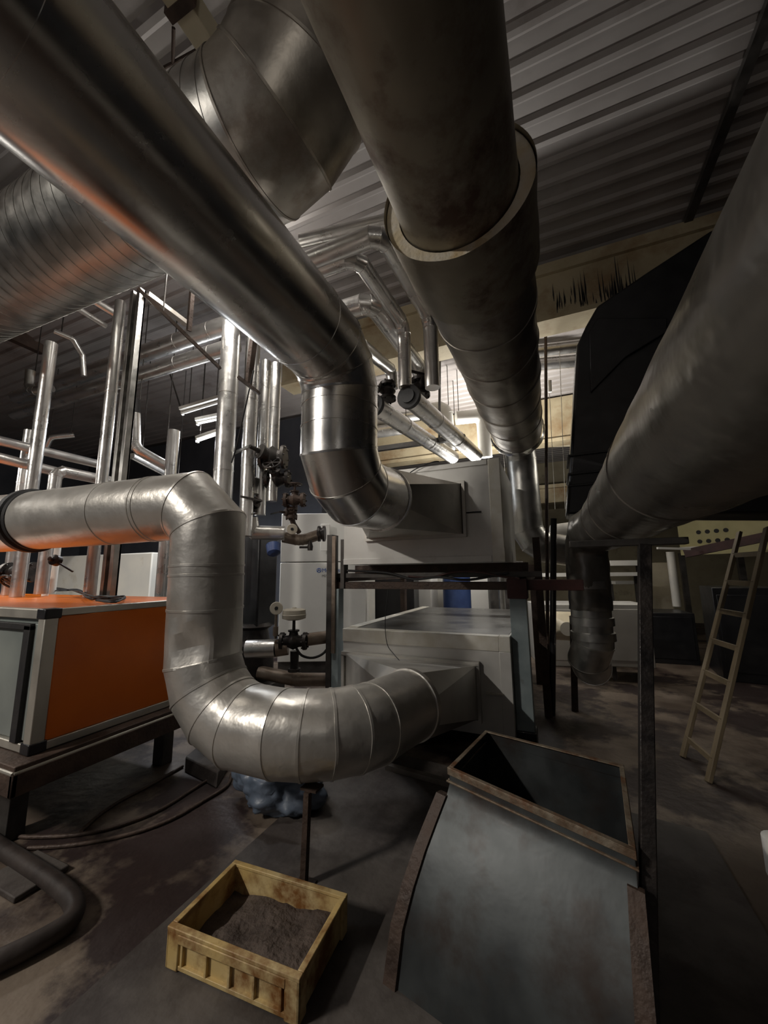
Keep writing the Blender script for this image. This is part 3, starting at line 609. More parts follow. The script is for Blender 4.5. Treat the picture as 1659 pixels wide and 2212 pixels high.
valve('round_valve', 'grey round bodied valve beside the shiny duct, with crossed levers', at(590, 988, 4.6), vd, .125, (-.3, -.9, .2), 'lever', m_='darksteel', hm='galv', L=.13)
valve('upper_valve', 'dark valve with levers directly under the round grey one', at(600, 1035, 4.6), vd, .095, (.2, -.7, .6), 'wheel', m_='valve', hm='valve', L=.12)
valve('rusty_valve', 'rust brown flanged valve beside the shiny duct above the white cabinet', at(636, 1080, 4.55), vd, .075, (0, 0, 1), 'wheel', m_='rust', hm='rust', L=.10)
valve('branch_valve', 'small flanged rusty stub above the brown curved pipe at the white cabinet', at(630, 1108, 4.6), (0, 0, 1), .06, (-.4, -.9, 0), 'lever', m_='rust', hm='valve', L=.05)
q = at(628, 1158, 4.5)
hpipe('brown_pipe', 'short dull brown pipe curving to the top of the white cabinet', [at(612, 1160, 4.75), at(650, 1168, 4.75), at(692, 1154, 4.9)], .068, .2, 4, m_='bronze')
hpipe('brown_pipe', 'thin rusty curved branch pipe rising from the brown pipe', [at(632, 1112, 4.6), at(632, 1128, 4.6), at(646, 1150, 4.7)], .03, .05, 3, m_='rust')
p = at(694, 1153, 4.9); b = MB(); b.lathe(p - vd * .04, vd, [(0, .10), (.03, .10), (.032, .075), (.06, .075), (.062, .10), (.09, .10)], 24); tag(b.build('pipe_flange', 'valve'), 'black flange pair where the brown pipe meets the white cabinet', 'flange')
def gauge(x, y, D, r, lb):
    p = at(x, y, D); d = (EYE - p).normalized(); t = thing('dial_gauge', lb, 'gauge', p)
    b = MB(); b.lathe(p - d * .03, d, [(0, r * .9), (.005, r), (.04, r), (.045, r * .92)], 28); cs = b.build('case', 'gauge', t)
    b = MB(); b.cyl(p + d * .012, p + d * .02, r * .28, 16); b.build('hub', 'blackmatte', cs); return t, p
gauge(631, 1143, 4.45, .062, 'round beige dial gauge on the brown pipe above the cabinet lettering')
t, p = gauge(597, 1314, 4.35, .072, 'round beige dial gauge on a stem left of the lower actuator')
b = MB(); b.cyl(p - V((0, 0, .05)), p - V((0, 0, .33)), .016, 12); b.cyl(p - V((0, 0, .2)), p - V((0, 0, .3)), .03, 8); b.build('stem', 'bronze', t)
p = at(590, 1175, 4.5); b = MB(); b.lathe(p, (.35, -.3, -.75), [(0, .05), (.02, .085), (.13, .075), (.15, .04)], 20); tag(b.build('cap', 'blue', lbend), 'dark blue cap')
p = at(670, 1182, 4.7); b = MB(); b.cyl(p - vd * .13, p + vd * .02, .014, 10); b.lathe(p + V((0, 0, -.04)), (0, 0, 1), [(0, .03), (.05, .035), (.12, .015)], 12); tag(b.build('drain_cock', 'valve'), 'small black drain cock sticking out below the brown pipe', 'tap')

# lower valve group in front of the white cabinet
hpipe('chrome_pipe', 'short fat shiny pipe stub beside the lower actuator valve', [at(533, 1402, 4.35), at(596, 1400, 4.35)], .098, m_='alu_small')
hpipe('brown_stub', 'dull brown pipe joining the shiny stub to the lower actuator valve', [at(596, 1400, 4.36), at(622, 1396, 4.38)], .095, m_='bronze')
valve('control_valve', 'control valve with a beige drum actuator in front of the white cabinet', at(634, 1385, 4.35), vd, .085, (0, 0, 1), 'actuator', m_='valve', hs=1.1, headmat='gauge', L=.13)
hpipe('brown_pipe', 'dull brown pipe from the control valve to the rusty frame post', [at(660, 1382, 4.4), at(722, 1374, 4.6)], .072, m_='bronze')
p = at(636, 1430, 4.35); b = MB(); b.lathe(p - V((0, 0, .1)), (0, 0, 1), [(0, .07), (.03, .07), (.035, .045), (.22, .05)], 20); tag(b.build('valve_foot', 'valve'), 'black flanged foot below the control valve', 'valve foot')
wire('hose_loop', [at(640, 1400, 4.3), at(652, 1416, 4.3), at(676, 1421, 4.35), at(700, 1410, 4.45), at(716, 1385, 4.55)], .014, 'blackmatte')
tag(bpy.data.objects['hose_loop'], 'black hose sagging in a loop beneath the control valve', 'hose')
hpipe('floor_pipe', 'grey pipe lying low behind the dented duct, under the white cabinet', [at(560, 1452, 4.6), at(640, 1468, 4.5), at(735, 1468, 4.6)], .075, .3, 3, m_='bronze')
# dark standing pump motor
p = at(553, 1290, 4.9); b = MB()
t = thing('pump_set', 'black upright pump motor standing behind the dented duct, left of the white cabinet', 'pump', (p.x, p.y, 0))
b.box(p.x - .22, p.x + .16, p.y - .15, p.y + .2, .95, 2.15); b.build('motor_cabinet', 'black', t, bevel=.02)
b = MB(); b.lathe((p.x - .02, p.y, .3), (0, 0, 1), [(0, .2), (.1, .26), (.45, .26), (.5, .2), (.62, .18), (.66, .24), (.7, .2)], 24); b.build('pump_body', 'valve', t)
b = MB(); b.box(p.x - .3, p.x + .3, p.y - .25, p.y + .25, 0, .3); b.build('plinth', 'darksteel', t, bevel=.01)

# white cabinet with lettering
ca = at(603, 1290, 6.0); cb = at(790, 1290, 6.0); ce = (cb - ca); ce.z = 0; W_ = ce.length; ce.normalize(); cn = V((-ce.y, ce.x, 0))
if cn.dot(fw) < 0: cn = -cn
ctop = at(612, 1106, 6.0).z
K = thing('white_cabinet', 'tall white dehumidifier cabinet with blue lettering behind the valves', 'cabinet', (ca.x + .4, ca.y + .5, .0))
zs = at(660, 1214, 6.0).z; zb = at(660, 1425, 6.0).z
b = MB(); b.obox((ca.x, ca.y, zb), ce * W_, cn * .9, V((0, 0, zs - zb - .006))); kb = b.build('body', 'white', K, bevel=.01)
b = MB(); b.obox((ca.x, ca.y, zs + .006), ce * W_, cn * .9, V((0, 0, ctop - zs))); b.build('upper_panel', 'white', K, bevel=.01)
b = MB(); b.obox((ca.x, ca.y, 0) + cn * .04 if False else V((ca.x, ca.y, 0)) + cn * .05, ce * W_, cn * .8, V((0, 0, zb))); b.build('plinth', 'darksteel', K)
b = MB(); pq = at(692, 1190, 5.97); b.obox(pq + ce * .0, ce * .14, cn * .05, V((0, 0, .42))); b.build('conduit_cover', 'white', K, bevel=.006)
def lettering(name, s, x, y, h, m_, parent):
    cu = bpy.data.curves.new(name, 'FONT'); cu.body = s; cu.size = h; cu.extrude = .001
    tmp = bpy.data.objects.new('tmp', cu); C.objects.link(tmp); bpy.context.view_layer.update()
    me = bpy.data.meshes.new_from_object(tmp.evaluated_get(bpy.context.evaluated_depsgraph_get())); bpy.data.objects.remove(tmp)
    p = at(x, y, 6.0); d0 = (p - V((ca.x, ca.y, p.z))).dot(ce); p = V((ca.x, ca.y, p.z)) + ce * d0 - cn * .003
    R = Matrix((ce, V((0, 0, 1)), -cn)).transposed()
    off = K.location
    for v in me.vertices: v.co = R @ v.co + p - off
    me.materials.append(M[m_]); o = bpy.data.objects.new(name, me); C.objects.link(o); o.parent = parent
    return o
tag(lettering('lettering', 'Munters', 694, 1236, .085, 'textblue', kb), 'blue lettering')
tag(lettering('small_lettering', 'M700', 694, 1247, .06, 'textgrey', kb), 'small grey lettering')
p = at(687.5, 1232, 6.0); d0 = (p - V((ca.x, ca.y, p.z))).dot(ce); p = V((ca.x, ca.y, p.z)) + ce * d0 - cn * .002
b = MB(); n = 28
ring = [p + (ce * math.cos(2*math.pi*k/n) + V((0, 0, 1)) * math.sin(2*math.pi*k/n)) * .032 for k in range(n + 1)]; tube(b, ring, .005, 6, cap=False)
for a in (math.pi/2, math.pi*7/6, -math.pi/6): b.bar(p, p + (ce * math.cos(a) + V((0, 0, 1)) * math.sin(a)) * .026, .010, .004, ce)
tag(b.build('emblem', 'textblue', kb), 'blue round emblem')

# ================================================================== LEFT BACKGROUND
p = onY(105, 1276, 4.6); q = onY(330, 1185, 4.6)
wt = thing('white_tank', 'white casing standing behind the orange unit under the dented duct', 'casing', ((p.x + q.x) / 2, 4.9, 0))
b = MB(); b.box(p.x - .3, q.x, 4.6, 5.4, .2, 2.0); b.build('casing', 'whitedim', wt, bevel=.02)
b = MB(); b.box(p.x - .3, q.x, 4.62, 5.38, 0, .2); b.build('plinth', 'darksteel', wt)
valve('black_valve', 'bulky black valve standing on the orange unit at the left edge', onY(45, 1236, 2.35), (.9, .3, 0), .095, (.2, -.5, -.6), 'wheel', L=.15, hs=.6)
p = onY(100, 1262, 2.4); b = MB(); b.cyl((p.x, p.y, az1), (p.x, p.y, az1 + .1), .03, 14); tag(b.build('pipe_stub', 'whitedim'), 'short white pipe stub on the orange unit beside the black valve', 'pipe')
p = onY(122, 1210, 2.7); b = MB(); b.cyl((p.x - .03, p.y, az1), (p.x - .03, p.y, 1.95), .045, 18); tag(b.build('white_pipe', 'whitedim'), 'white upright pipe between the black valve and the white casing', 'pipe')
p = at(125, 1212, 3.6); b = MB(); b.lathe(p, (.3, -.8, .2), [(0, .05), (.05, .05), (.06, .02), (.09, .02)], 14); b.bar(p + V((.02, -.03, 0)), p + V((.14, .06, -.10)), .02, .012); tag(b.build('lever_tap', 'valve'), 'small black tap with a slanting lever in front of the white casing', 'tap')

# lamps: visible tube at left, unlit trays above it
def lamp(label, p, q, lit=True, w_=.06, name='fluorescent_lamp'):
    p, q = V(p), V(q); t = thing(name, label, 'lamp', (p + q) / 2); d = (q - p).normalized()
    b = MB(); b.bar(p + V((0, 0, .05)), q + V((0, 0, .05)), w_ * 1.5, .05, V((0, 0, 1)).cross(d)); hs_ = b.build('housing', 'whitedim', t, bevel=.004)
    b = MB(); b.cyl(p + d * .03, q - d * .03, .02, 14); b.build('tube', 'lamp_on' if lit else 'white', hs_)
    for e_ in (p, q - d * .03): b = MB(); b.bar(e_, e_ + d * .03, .05, .06); b.build('end_cap', 'whitedim', hs_)
    return t
la, lb_ = at(424, 953, 6.4), at(474, 936, 6.4)
lamp('lit fluorescent lamp glowing between the vertical pipes at left', la, lb_)
tube_light('left_tube_light', (la + lb_) / 2 + V((0, 0, -.06)), LEFT_W, 1.0, .15, math.atan2((lb_ - la).y, (lb_ - la).x), (.92, .95, 1.0))
lamp('unlit long lamp tray above the lit fluorescent lamp', at(392, 893, 6.2), at(482, 866, 6.2), False, .12, 'lamp_tray')
lamp('second unlit lamp tray nearer the lit fluorescent lamp', at(425, 915, 6.4), at(482, 903, 6.4), False, .10, 'lamp_tray')
b = MB(); b.cyl(at(365, 800, 6.2), at(393, 890, 6.2), .012, 8); tag(b.build('lamp_hanger', 'darksteel'), 'thin slanting hanger rod above the unlit lamp tray', 'rod')
for (a, c, r_, lb) in (((300, 625), (475, 795), .03, 'dark slanting brace crossing the roof pipes at left'), ((415, 630), (408, 715), .028, 'dark upright hanger left of the shiny duct under the roof'), ((515, 815), (560, 850), .03, 'dark short bracket across the vertical pipes by the shiny elbow')):
    b = MB(); b.bar(at(*a, 3.9), at(*c, 3.9), r_ * 1.6, r_); tag(b.build('brace', 'rust'), lb, 'brace')
b = MB(); b.bar(at(550, 715, 4.3), at(536, 830, 4.3), .07, .05); tag(b.build('brace', 'rust'), 'dark rusty upright strip between the vertical pipes', 'brace')
wire('drop_wire', [at(548, 800, 4.2), at(530, 880, 4.2), at(512, 960, 4.25), at(500, 1000, 4.25)], .008, 'blackmatte'); tag(bpy.data.objects['drop_wire'], 'black wire slanting down across the vertical pipes', 'wire')

# hidden lamps lighting the hall; the side and far ones are added fills
bl = V((-1.15, 7.4, 2.95)); lamp('lit lamp low behind the raised plenum box', bl - V((.6, 0, 0)), bl + V((.6, 0, 0)))
tube_light('back_tube_light', bl + V((0, -.0, .12)), BACK_W, 1.3, .3, 0, (1, .96, .9), rx=math.pi)
tube_light('back_tube_light_down', bl + V((0, 0, -.06)), BACK_W * .12, 1.3, .2, 0, (1, .96, .9))
kl = V((-4.9, -3.1, 4.9)); lamp('lit lamp tube hanging over the aisle left of the viewer', kl - V((.0, .6, 0)), kl + V((.0, .6, 0)))
tube_light('aisle_tube_light', kl + V((0, 0, -.05)), KEY_W, 1.2, .12, math.pi / 2, (1, .93, .84))
ml = V((-3.0, 2.6, 4.95)); lamp('lit lamp tube under the roof, hidden above the shiny duct', ml - V((.6, 0, 0)), ml + V((.6, 0, 0)))
tube_light('middle_tube_light', ml + V((0, 0, -.05)), MID_W, 1.2, .12, 0, (1, .95, .88))
tube_light('middle_tube_glow', ml + V((0, 0, .13)), MID_W * .3, 1.2, .12, 0, (1, .95, .88), rx=math.pi)
sl_ = V((-7.0, 1.3, 3.3)); lamp('added fill lamp hanging left of the picture over the orange unit', sl_ - V((0, .6, 0)), sl_ + V((0, .6, 0)))  # added out of view to brighten the valves, box and white cabinet
tube_light('side_fill_light', sl_ + V((0, 0, -.05)), 62, 1.2, .12, math.pi / 2, (1, .95, .88))
gl = V((1.3, -2.9, 3.3)); lamp('lit lamp tube hanging low behind the viewer at right', gl - V((0, .6, 0)), gl + V((0, .6, 0)))
tube_light('rear_tube_light', gl + V((0, 0, -.05)), 5, 1.2, .12, math.pi / 2, (1, .93, .84))
tube_light('rear_tube_glow', gl + V((0, 0, .13)), 50, 1.2, .12, math.pi / 2, (1, .93, .84), rx=math.pi)
tube_light('left_tube_glow', (la + lb_) / 2 + V((0, 0, .13)), 10, 1.0, .15, math.atan2((lb_ - la).y, (lb_ - la).x), (.92, .95, 1.0), rx=math.pi)
fl = V((1.45, 6.3, 3.4)); lamp('added fill lamp hidden behind the black angular duct', fl - V((.6, 0, 0)), fl + V((.6, 0, 0)))  # unseen lamp added to lift the equipment boxes at right
tube_light('far_fill_light', fl + V((0, 0, -.06)), FAR_W, 1.2, .2, 0, (1, .93, .8))

# ================================================================== FAR BACKGROUND BETWEEN AND BEHIND THE BOXES
def bgbox(name, label, cat, x0, y0, x1, y1, D_, depth, m_, z0=None, bevel=.01, extra=None):
    p, q = at(x0, y1, D_), at(x1, y0, D_); ex = V((q.x - p.x, q.y - p.y, 0)); en = V((-ex.y, ex.x, 0)).normalized()
    if en.dot(fw) < 0: en = -en
    zz = p.z if z0 is None else z0
    t = thing(name, label, cat, (p.x, p.y, zz))
    b = MB(); b.obox((p.x, p.y, zz), ex, en * depth, V((0, 0, q.z - zz))); b.build('casing', m_, t, bevel=bevel)
    b = MB(); e2 = ex.normalized(); W2 = ex.length; hz = q.z - zz
    b.obox(V((p.x, p.y, zz)) + ex * .06 - en * .008 + V((0, 0, hz * .1)), ex * .88, en * .012, V((0, 0, hz * .82))); b.build('door', m_, t, bevel=.004)
    return t
bgbox('machine_cabinet', 'white narrow cabinet seen between the plenum boxes, right of the dark one', 'cabinet', 896, 1190, 930, 1320, 8.2, .35, 'white', 0)
bgbox('machine_cabinet', 'pale cabinet seen between the plenum boxes, left of the blue drum', 'cabinet', 936, 1195, 968, 1320, 8.6, .35, 'whitedim', 0)
bgbox('machine_cabinet', 'dark cabinet seen between the plenum boxes at left', 'cabinet', 800, 1180, 892, 1330, 7.6, .6, 'black', 0)
bgbox('machine_cabinet', 'pale upright panel just right of the frame post between the boxes', 'cabinet', 757, 1200, 792, 1340, 7.4, .3, 'whitedim', 0)
bgbox('machine_cabinet', 'white low cabinet seen between the boxes, right of the blue drum', 'cabinet', 1003, 1205, 1056, 1310, 9.0, .8, 'white', 0)
p = at(988, 1310, 7.8); b = MB(); b.lathe((p.x, p.y, 0), (0, 0, 1), [(0, .26), (.02, .28), (.3, .28), (.31, .295), (.33, .28), (.62, .28), (.63, .295), (.65, .28), (1.7, .28), (1.72, .2)], 28); tag(b.build('drum', 'blue'), 'blue plastic drum seen between the plenum boxes', 'drum')
b = MB(); p = at(1085, 1300, 7.0); b.cyl((p.x, p.y, 0), (p.x, p.y, 2.0), .06, 16); tag(b.build('grey_pipe', 'galv'), 'grey upright pipe seen between the boxes left of the blue grey post', 'pipe')
bgbox('dark_machine', 'dark machine seen just under the right end of the raised plenum box', 'machine', 1060, 1212, 1130, 1300, 7.6, .6, 'darksteel', 0)
# right of the frame
pB = at(1155, 1512, 5.4)
b = MB(); b.box(-.20, -.12, 4.9, 4.98, 0, 2.0); tag(b.build('rusty_post', 'rust'), 'rusty brown post just right of the blue grey frame post', 'post')
b = MB(); p, q = onZ(1184, 1530, 0), at(1178, 640, 5.6); b.cyl(p, q, .022, 12, .02); tag(b.build('thin_pole', 'rust'), 'thin dark pole rising from floor to roof beside the black duct', 'pole')
b = MB(); p2_ = at(1196, 1120, 4.5); p3_ = onZ(1193, 1545, 0); b.cyl(p2_, p3_, .034, 12); tag(b.build('thin_pole', 'black'), 'thick black lower pole standing in front of the foil duct drop leg', 'pole')
for (x0, x1, lb) in ((1187, 1199, 'left of two taut wires hanging in front of the far roof'), (1208, 1221, 'right of two taut wires hanging in front of the far roof')):
    b = MB(); b.cyl(at(x0, 850 if x0 < 1200 else 740, 6.0), at(x1, 1100, 6.0), .005, 6); tag(b.build('hanging_wire', 'whitedim'), lb, 'wire')
p = at(1187, 822, 6.0); b = MB(); b.cyl(p, at(1188, 847, 6.0), .03, 10); tag(b.build('wire_weight', 'white'), 'small white weight on the hanging wire by the black duct', 'weight')
p0, p1 = at(1196, 1166, 5.4), at(1262, 1168, 5.3)
w_ = thing('white_duct_collar', 'white painted duct piece between the thin pole and the foil duct', 'duct', p0)
b = MB(); tube(b, [p0, at(1243, 1160, 5.35)], .215, 36); b.build('body', 'white', w_)
b = MB(); b.lathe(at(1243, 1160, 5.35), V(p1 - p0), [(0, .235), (.06, .235), (.062, .2), (.15, .2)], 36); b.build('collar', 'whitedim', w_)
t = bgbox('white_equipment_box', 'grey white equipment box right of the foil duct drop leg', 'box', 1318, 1306, 1402, 1440, 5.6, .7, 'panel', None)
b = MB(); tp = at(1320, 1440, 5.6)
for (dx, dy) in ((.05, .1), (.5, .4)): b.box(tp.x + dx - .03, tp.x + dx + .03, tp.y + dy + .02, tp.y + dy + .08, 0, tp.z)
b.build('leg', 'darksteel', t)
t = bgbox('white_equipment_box', 'grey white equipment box left of the foil duct drop leg', 'box', 1165, 1306, 1262, 1420, 6.6, .9, 'panel', 0)
p = at(1225, 1355, 5.9); b = MB(); hood(b, p + V((0, -.2, 0)), (0, -1, 0), .1, [p + V((.35, .35, .2)), p + V((-.35, .35, .2)), p + V((-.35, .35, -.25)), p + V((.35, .35, -.25))]); tag(b.build('pale_hood', 'cream', sharp=14), 'pale tapered hood just left of the foil duct drop leg', 'hood')
for (x0, y0, x1, y1, D_, m_, lb) in ((1180, 1236, 1400, 1246, 7.6, 'white', 'long white worktop edge behind the foil duct drop leg'), (1320, 1210, 1395, 1222, 8.2, 'white', 'bright shelf edge right of the foil duct drop leg'), (1330, 1255, 1400, 1262, 9.0, 'whitedim', 'dim shelf edge below the bright one, right of the drop leg')):
    p, q = at(x0, y1, D_), at(x1, y0, D_); ex = V((q.x - p.x, q.y - p.y, 0)); en = V((-ex.y, ex.x, 0)).normalized(); en = en if en.dot(fw) > 0 else -en
    t = thing('shelf', lb, 'shelf', (p.x, p.y, 0)); b = MB(); b.obox(p, ex, en * .5, V((0, 0, max(.05, q.z - p.z)))); b.build('board', m_, t)
    for k in (.05, .95):
        b = MB(); c = V((p.x, p.y, 0)) + ex * k + en * .25; b.box(c.x - .03, c.x + .03, c.y - .03, c.y + .03, 0, p.z); b.build('leg', 'darksteel', t)
b = MB(); p = at(1240, 1560, 4.6); g0 = onZ(1242, 1535, 0); b.bar(g0, (g0.x + .06, g0.y + .1, 1.0), .07, .07); tag(b.build('floor_prop', 'rust'), 'short rusty leg slanting under the foil duct drop leg', 'post')
# yellow partition, girder and lamp bar at the right end
p, q = at(1470, 1190, 8.6), at(1690, 1090, 7.2)
Yp = thing('yellow_partition', 'pale yellow boarded partition with dark holes at the right end', 'partition', (p.x, p.y, 0))
ex = V((q.x - p.x, q.y - p.y, 0)); en = V((-ex.y, ex.x, 0)).normalized(); en = en if en.dot(fw) > 0 else -en
b = MB(); b.obox((p.x, p.y, p.z - .1), ex * 1.3, en * .06, V((0, 0, .9))); b.build('board', 'yellow', Yp)
for k in range(4):
    for j in range(2):
        c = V((p.x, p.y, p.z + .18 + .2 * j)) + ex * (.22 + .09 * k) - en * .008; bb = MB(); bb.lathe(c, en, [(0, .045), (.01, .045)], 12); bb.build('hole', 'blackmatte', Yp)
b = MB(); b.obox(V((p.x, p.y, p.z + .05)) - en * .03, ex * .55, en * .03, V((0, 0, .03))); b.build('batten', 'white', Yp)
for k in (.02, .6, 1.27): b = MB(); c = V((p.x, p.y, 0)) + ex * k; b.box(c.x - .05, c.x + .05, c.y + .06, c.y + .16, 0, p.z - .05); b.build('post', 'darksteel', Yp)
b = MB(); p2, q2 = at(1480, 1196, 7.8), at(1700, 1150, 6.6); b.bar(p2, q2 + (q2 - p2) * .6, .16, .1, (0, 0, 1)); tag(b.build('red_girder', 'redbrown'), 'red oxide girder under the yellow partition at right', 'girder')
b = MB(); b.bar(at(1420, 1184, 7.5), at(1490, 1186, 7.5), .05, .04); tag(b.build('white_rail', 'white'), 'short white rail left of the red girder', 'rail')
bgbox('dark_machine', 'large black machine in the dark behind the leaning ladder', 'machine', 1410, 1325, 1500, 1545, 6.6, .8, 'black', 0)
bgbox('dark_machine', 'tall dark machine in the gloom right of the leaning ladder', 'machine', 1590, 1270, 1690, 1650, 5.4, .9, 'black', 0)
b = MB(); p = at(1465, 1330, 7.4); b.cyl((p.x, p.y, .9), (p.x, p.y, 1.95), .07, 14); tag(b.build('pale_pipe', 'whitedim'), 'pale upright pipe in the gloom right of the leaning prop', 'pipe')
bgbox('yellow_cabinet', 'dim yellowish cabinet just right of the leaning prop', 'cabinet', 1405, 1215, 1445, 1315, 9.4, .4, 'cream', 0)

# ladder leaning in the dark
La = thing('ladder', 'wooden ladder leaning in the dark at the right', 'ladder', onZ(1530, 1690, 0))
r1 = (onZ(1530, 1690, 0), at(1657, 1140, 3.55)); 
off = at(1500, 1545, 3.5) - r1[0].lerp(r1[1], .21); off = V((off.x, off.y, 0)).normalized() * .42
r2 = (r1[0] + off, r1[1] + off)
for (a, b2) in (r1, r2): b = MB(); b.bar(a, b2, .055, .03, off); b.build('rail', 'ladder', La, bevel=.004)
for k in range(7):
    t_ = .07 + k * .135; b = MB(); b.bar(r1[0].lerp(r1[1], t_), r2[0].lerp(r2[1], t_), .045, .02, (0, 0, 1)); b.build('rung', 'ladder', La)

# leaning prop under the foil duct
Pr = thing('prop', 'dark rusty prop leaning up to the foil wrapped duct beside the open duct piece', 'prop', onZ(1405, 2420, 0.012))
p = onZ(1405, 2420, .012); q = onY(1392, 1178, 2.02)
b = MB(); b.bar(p, q, .048, .048, (1, 0, 0)); b.build('post', 'valve', Pr, bevel=.004)
b = MB(); b.obox(q - V((.30, .03, .0)), V((.46, .02, .0)), V((0, .06, 0)), V((0, 0, .03))); b.build('head_bar', 'darksteel', Pr, bevel=.003)
b = MB(); b.box(p.x - .09, p.x + .09, p.y - .08, p.y + .08, .012, .022); b.build('foot_plate', 'rust', Pr)

# ================================================================== FOREGROUND
# open rectangular duct offcut
O = V((-.500, 1.885, 0)); ex = V((.918, -.397, 0)); en = V((.397, .918, 0)); Wd, Dp, Zt = .74, .52, .705; TILT = .02
QA, QB, QC, QD = V((-.508, 1.903, .70)), V((-.416, 2.395, .70)), V((.235, 2.254, .69)), V((.184, 1.674, .66))
def od(a, n_, z):
    u_, v_ = a / Wd, n_ / Dp; q = QA * (1 - u_) * (1 - v_) + QD * u_ * (1 - v_) + QC * u_ * v_ + QB * (1 - u_) * v_
    if n_ < 0:
        q = QA * (1 - u_) + QD * u_ + (V((-.50, -.87, 0)) * (1 - u_) + V((-.12, -.72, 0)) * u_) * (-n_)
    return V((q.x, q.y, z + (q.z - .70) * z / .7))
OD = thing('duct_offcut', 'open ended rectangular sheet duct piece with a rusty flange standing on the floor at right', 'duct piece', od(Wd / 2, .2, .012))
def rim(mb, z0, z1, g, wv):
    for a0_, a1_, n0, n1 in ((-g, Wd + g, -g, -g + wv), (-g, Wd + g, Dp + g - wv, Dp + g), (-g, -g + wv, -g + wv, Dp + g - wv), (Wd + g - wv, Wd + g, -g + wv, Dp + g - wv)):
        mb.hexa([od(a0_, n0, z0), od(a1_, n0, z0), od(a1_, n1, z0), od(a0_, n1, z0), od(a0_, n0, z1), od(a1_, n0, z1), od(a1_, n1, z1), od(a0_, n1, z1)])
b = MB(); rim(b, Zt - .006, Zt, .006, .022); rim(b, Zt - .03, Zt - .004, .006, .008); tag(b.build('top_flange', 'rimrust', OD, bevel=.002), 'rusty pale flange round the opening')
b = MB(); rim(b, Zt - .062, Zt - .054, .010, .014); b.build('second_flange', 'rimrust', OD, bevel=.002)
front = [(0, Zt - .01), (0, Zt - .07), (-.02, Zt - .11), (-.085, Zt - .19), (-.155, Zt - .28), (-.225, Zt - .39), (-.285, Zt - .51), (-.325, .012)]
back = [(Dp, Zt - .01), (Dp, .35), (Dp - .02, .012)]
def sheet(mb, prof, a0_, a1_, th):
    P0 = [od(a0_, n_, z) for n_, z in prof]; P1 = [od(a1_, n_, z) for n_, z in prof]
    Q0 = [od(a0_, n_ + th, z) for n_, z in prof]; Q1 = [od(a1_, n_ + th, z) for n_, z in prof]
    mb.rings([P0 + Q0[::-1], P1 + Q1[::-1]])
b = MB(); sheet(b, front, 0, Wd, .004); b.build('curved_front', 'ductgrey', OD, sharp=50)
b = MB(); sheet(b, back, 0, Wd, -.004); b.build('back_sheet', 'ductgrey', OD, sharp=50)
for a0_ in (0, Wd - .004):
    b = MB(); poly = [od(a0_, n_, z) for n_, z in front] + [od(a0_, n_, z) for n_, z in reversed(back)]; b.prism(poly, (QD - QA).normalized() * .004); b.build('side_sheet', 'ductgrey', OD)
for a0_ in (-.045, Wd - .03):
    b = MB(); pr2 = [(n_ - .014, z) for n_, z in front[2:]]
    sheet(b, pr2, a0_, a0_ + .05, .03); b.build('edge_strip', 'rust', OD, sharp=50)

# euro crate
ct = V((-1.268, 1.545, 0.012)); th = math.radians(3.2); cxv = V((math.cos(th), math.sin(th), 0)); cyv = V((-math.sin(th), math.cos(th), 0))
CR = thing('crate', 'dirty yellowed plastic crate with mud inside standing on the floor', 'crate', ct)
LX, LY, HZ, TH = .318, .200, .146, .011
def cp(a, b_, z): return ct + cxv * a + cyv * b_ + V((0, 0, z))
def cbox(mb, a0_, a1_, b0, b1, z0, z1): mb.hexa([cp(a0_, b0, z0), cp(a1_, b0, z0), cp(a1_, b1, z0), cp(a0_, b1, z0), cp(a0_, b0, z1), cp(a1_, b0, z1), cp(a1_, b1, z1), cp(a0_, b1, z1)])
b = MB(); cbox(b, -LX + .02, LX - .02, -LY + .02, LY - .02, 0.0, .012); b.build('base', 'crate', CR)
for nm, a in (('end_wall', (-LX + .012, -LX + .012 + TH, -LY + .02, LY - .012)), ('end_wall', (LX - .012 - TH, LX - .012, -LY + .02, LY - .012)), ('back_wall', (-LX + .012, LX - .012, LY - .012 - TH, LY - .012)), ('front_wall', (-LX + .012, LX - .012, -LY + .018, -LY + .018 + TH))):
    b = MB(); cbox(b, a[0], a[1], a[2], a[3], .004, HZ); wl = b.build(nm, 'crate', CR, bevel=.003)
b = MB()
for a in ((-LX, LX, -LY, -LY + .028), (-LX, LX, LY - .026, LY), (-LX, -LX + .026, -LY + .028, LY - .026), (LX - .026, LX, -LY + .028, LY - .026)): cbox(b, *a, HZ - .012, HZ + .003)
b.build('rim', 'crate', CR, bevel=.003)
b = MB(); cbox(b, -LX + .06, LX - .06, -LY - .002, -LY + .02, HZ - .045, HZ - .012); b.build('front_band', 'crate', wl, bevel=.003)
b = MB()
for a in (-.24, -.115, .0, .115, .235): cbox(b, a - .006, a + .006, -LY + .004, -LY + .02, .02, HZ - .045)
cbox(b, -LX + .05, LX - .05, -LY + .004, -LY + .02, .006, .022); b.build('front_rib', 'crate', wl, bevel=.002)
for (sx, sy) in ((-1, -1), (1, -1), (-1, 1), (1, 1)):
    b = MB(); a0_, a1_ = sorted((sx * LX, sx * (LX - .065))); b0, b1 = sorted((sy * LY, sy * (LY - .055)))
    cbox(b, a0_ if sx < 0 else LX - .016, -LX + .016 if sx < 0 else a1_, b0, b1, 0, HZ - .006)
    cbox(b, a0_, a1_, -LY if sy < 0 else LY - .016, -LY + .016 if sy < 0 else LY, 0, HZ - .006); b.build('corner_post', 'crate', CR, bevel=.006)
n = 26; mv, mf = [], []
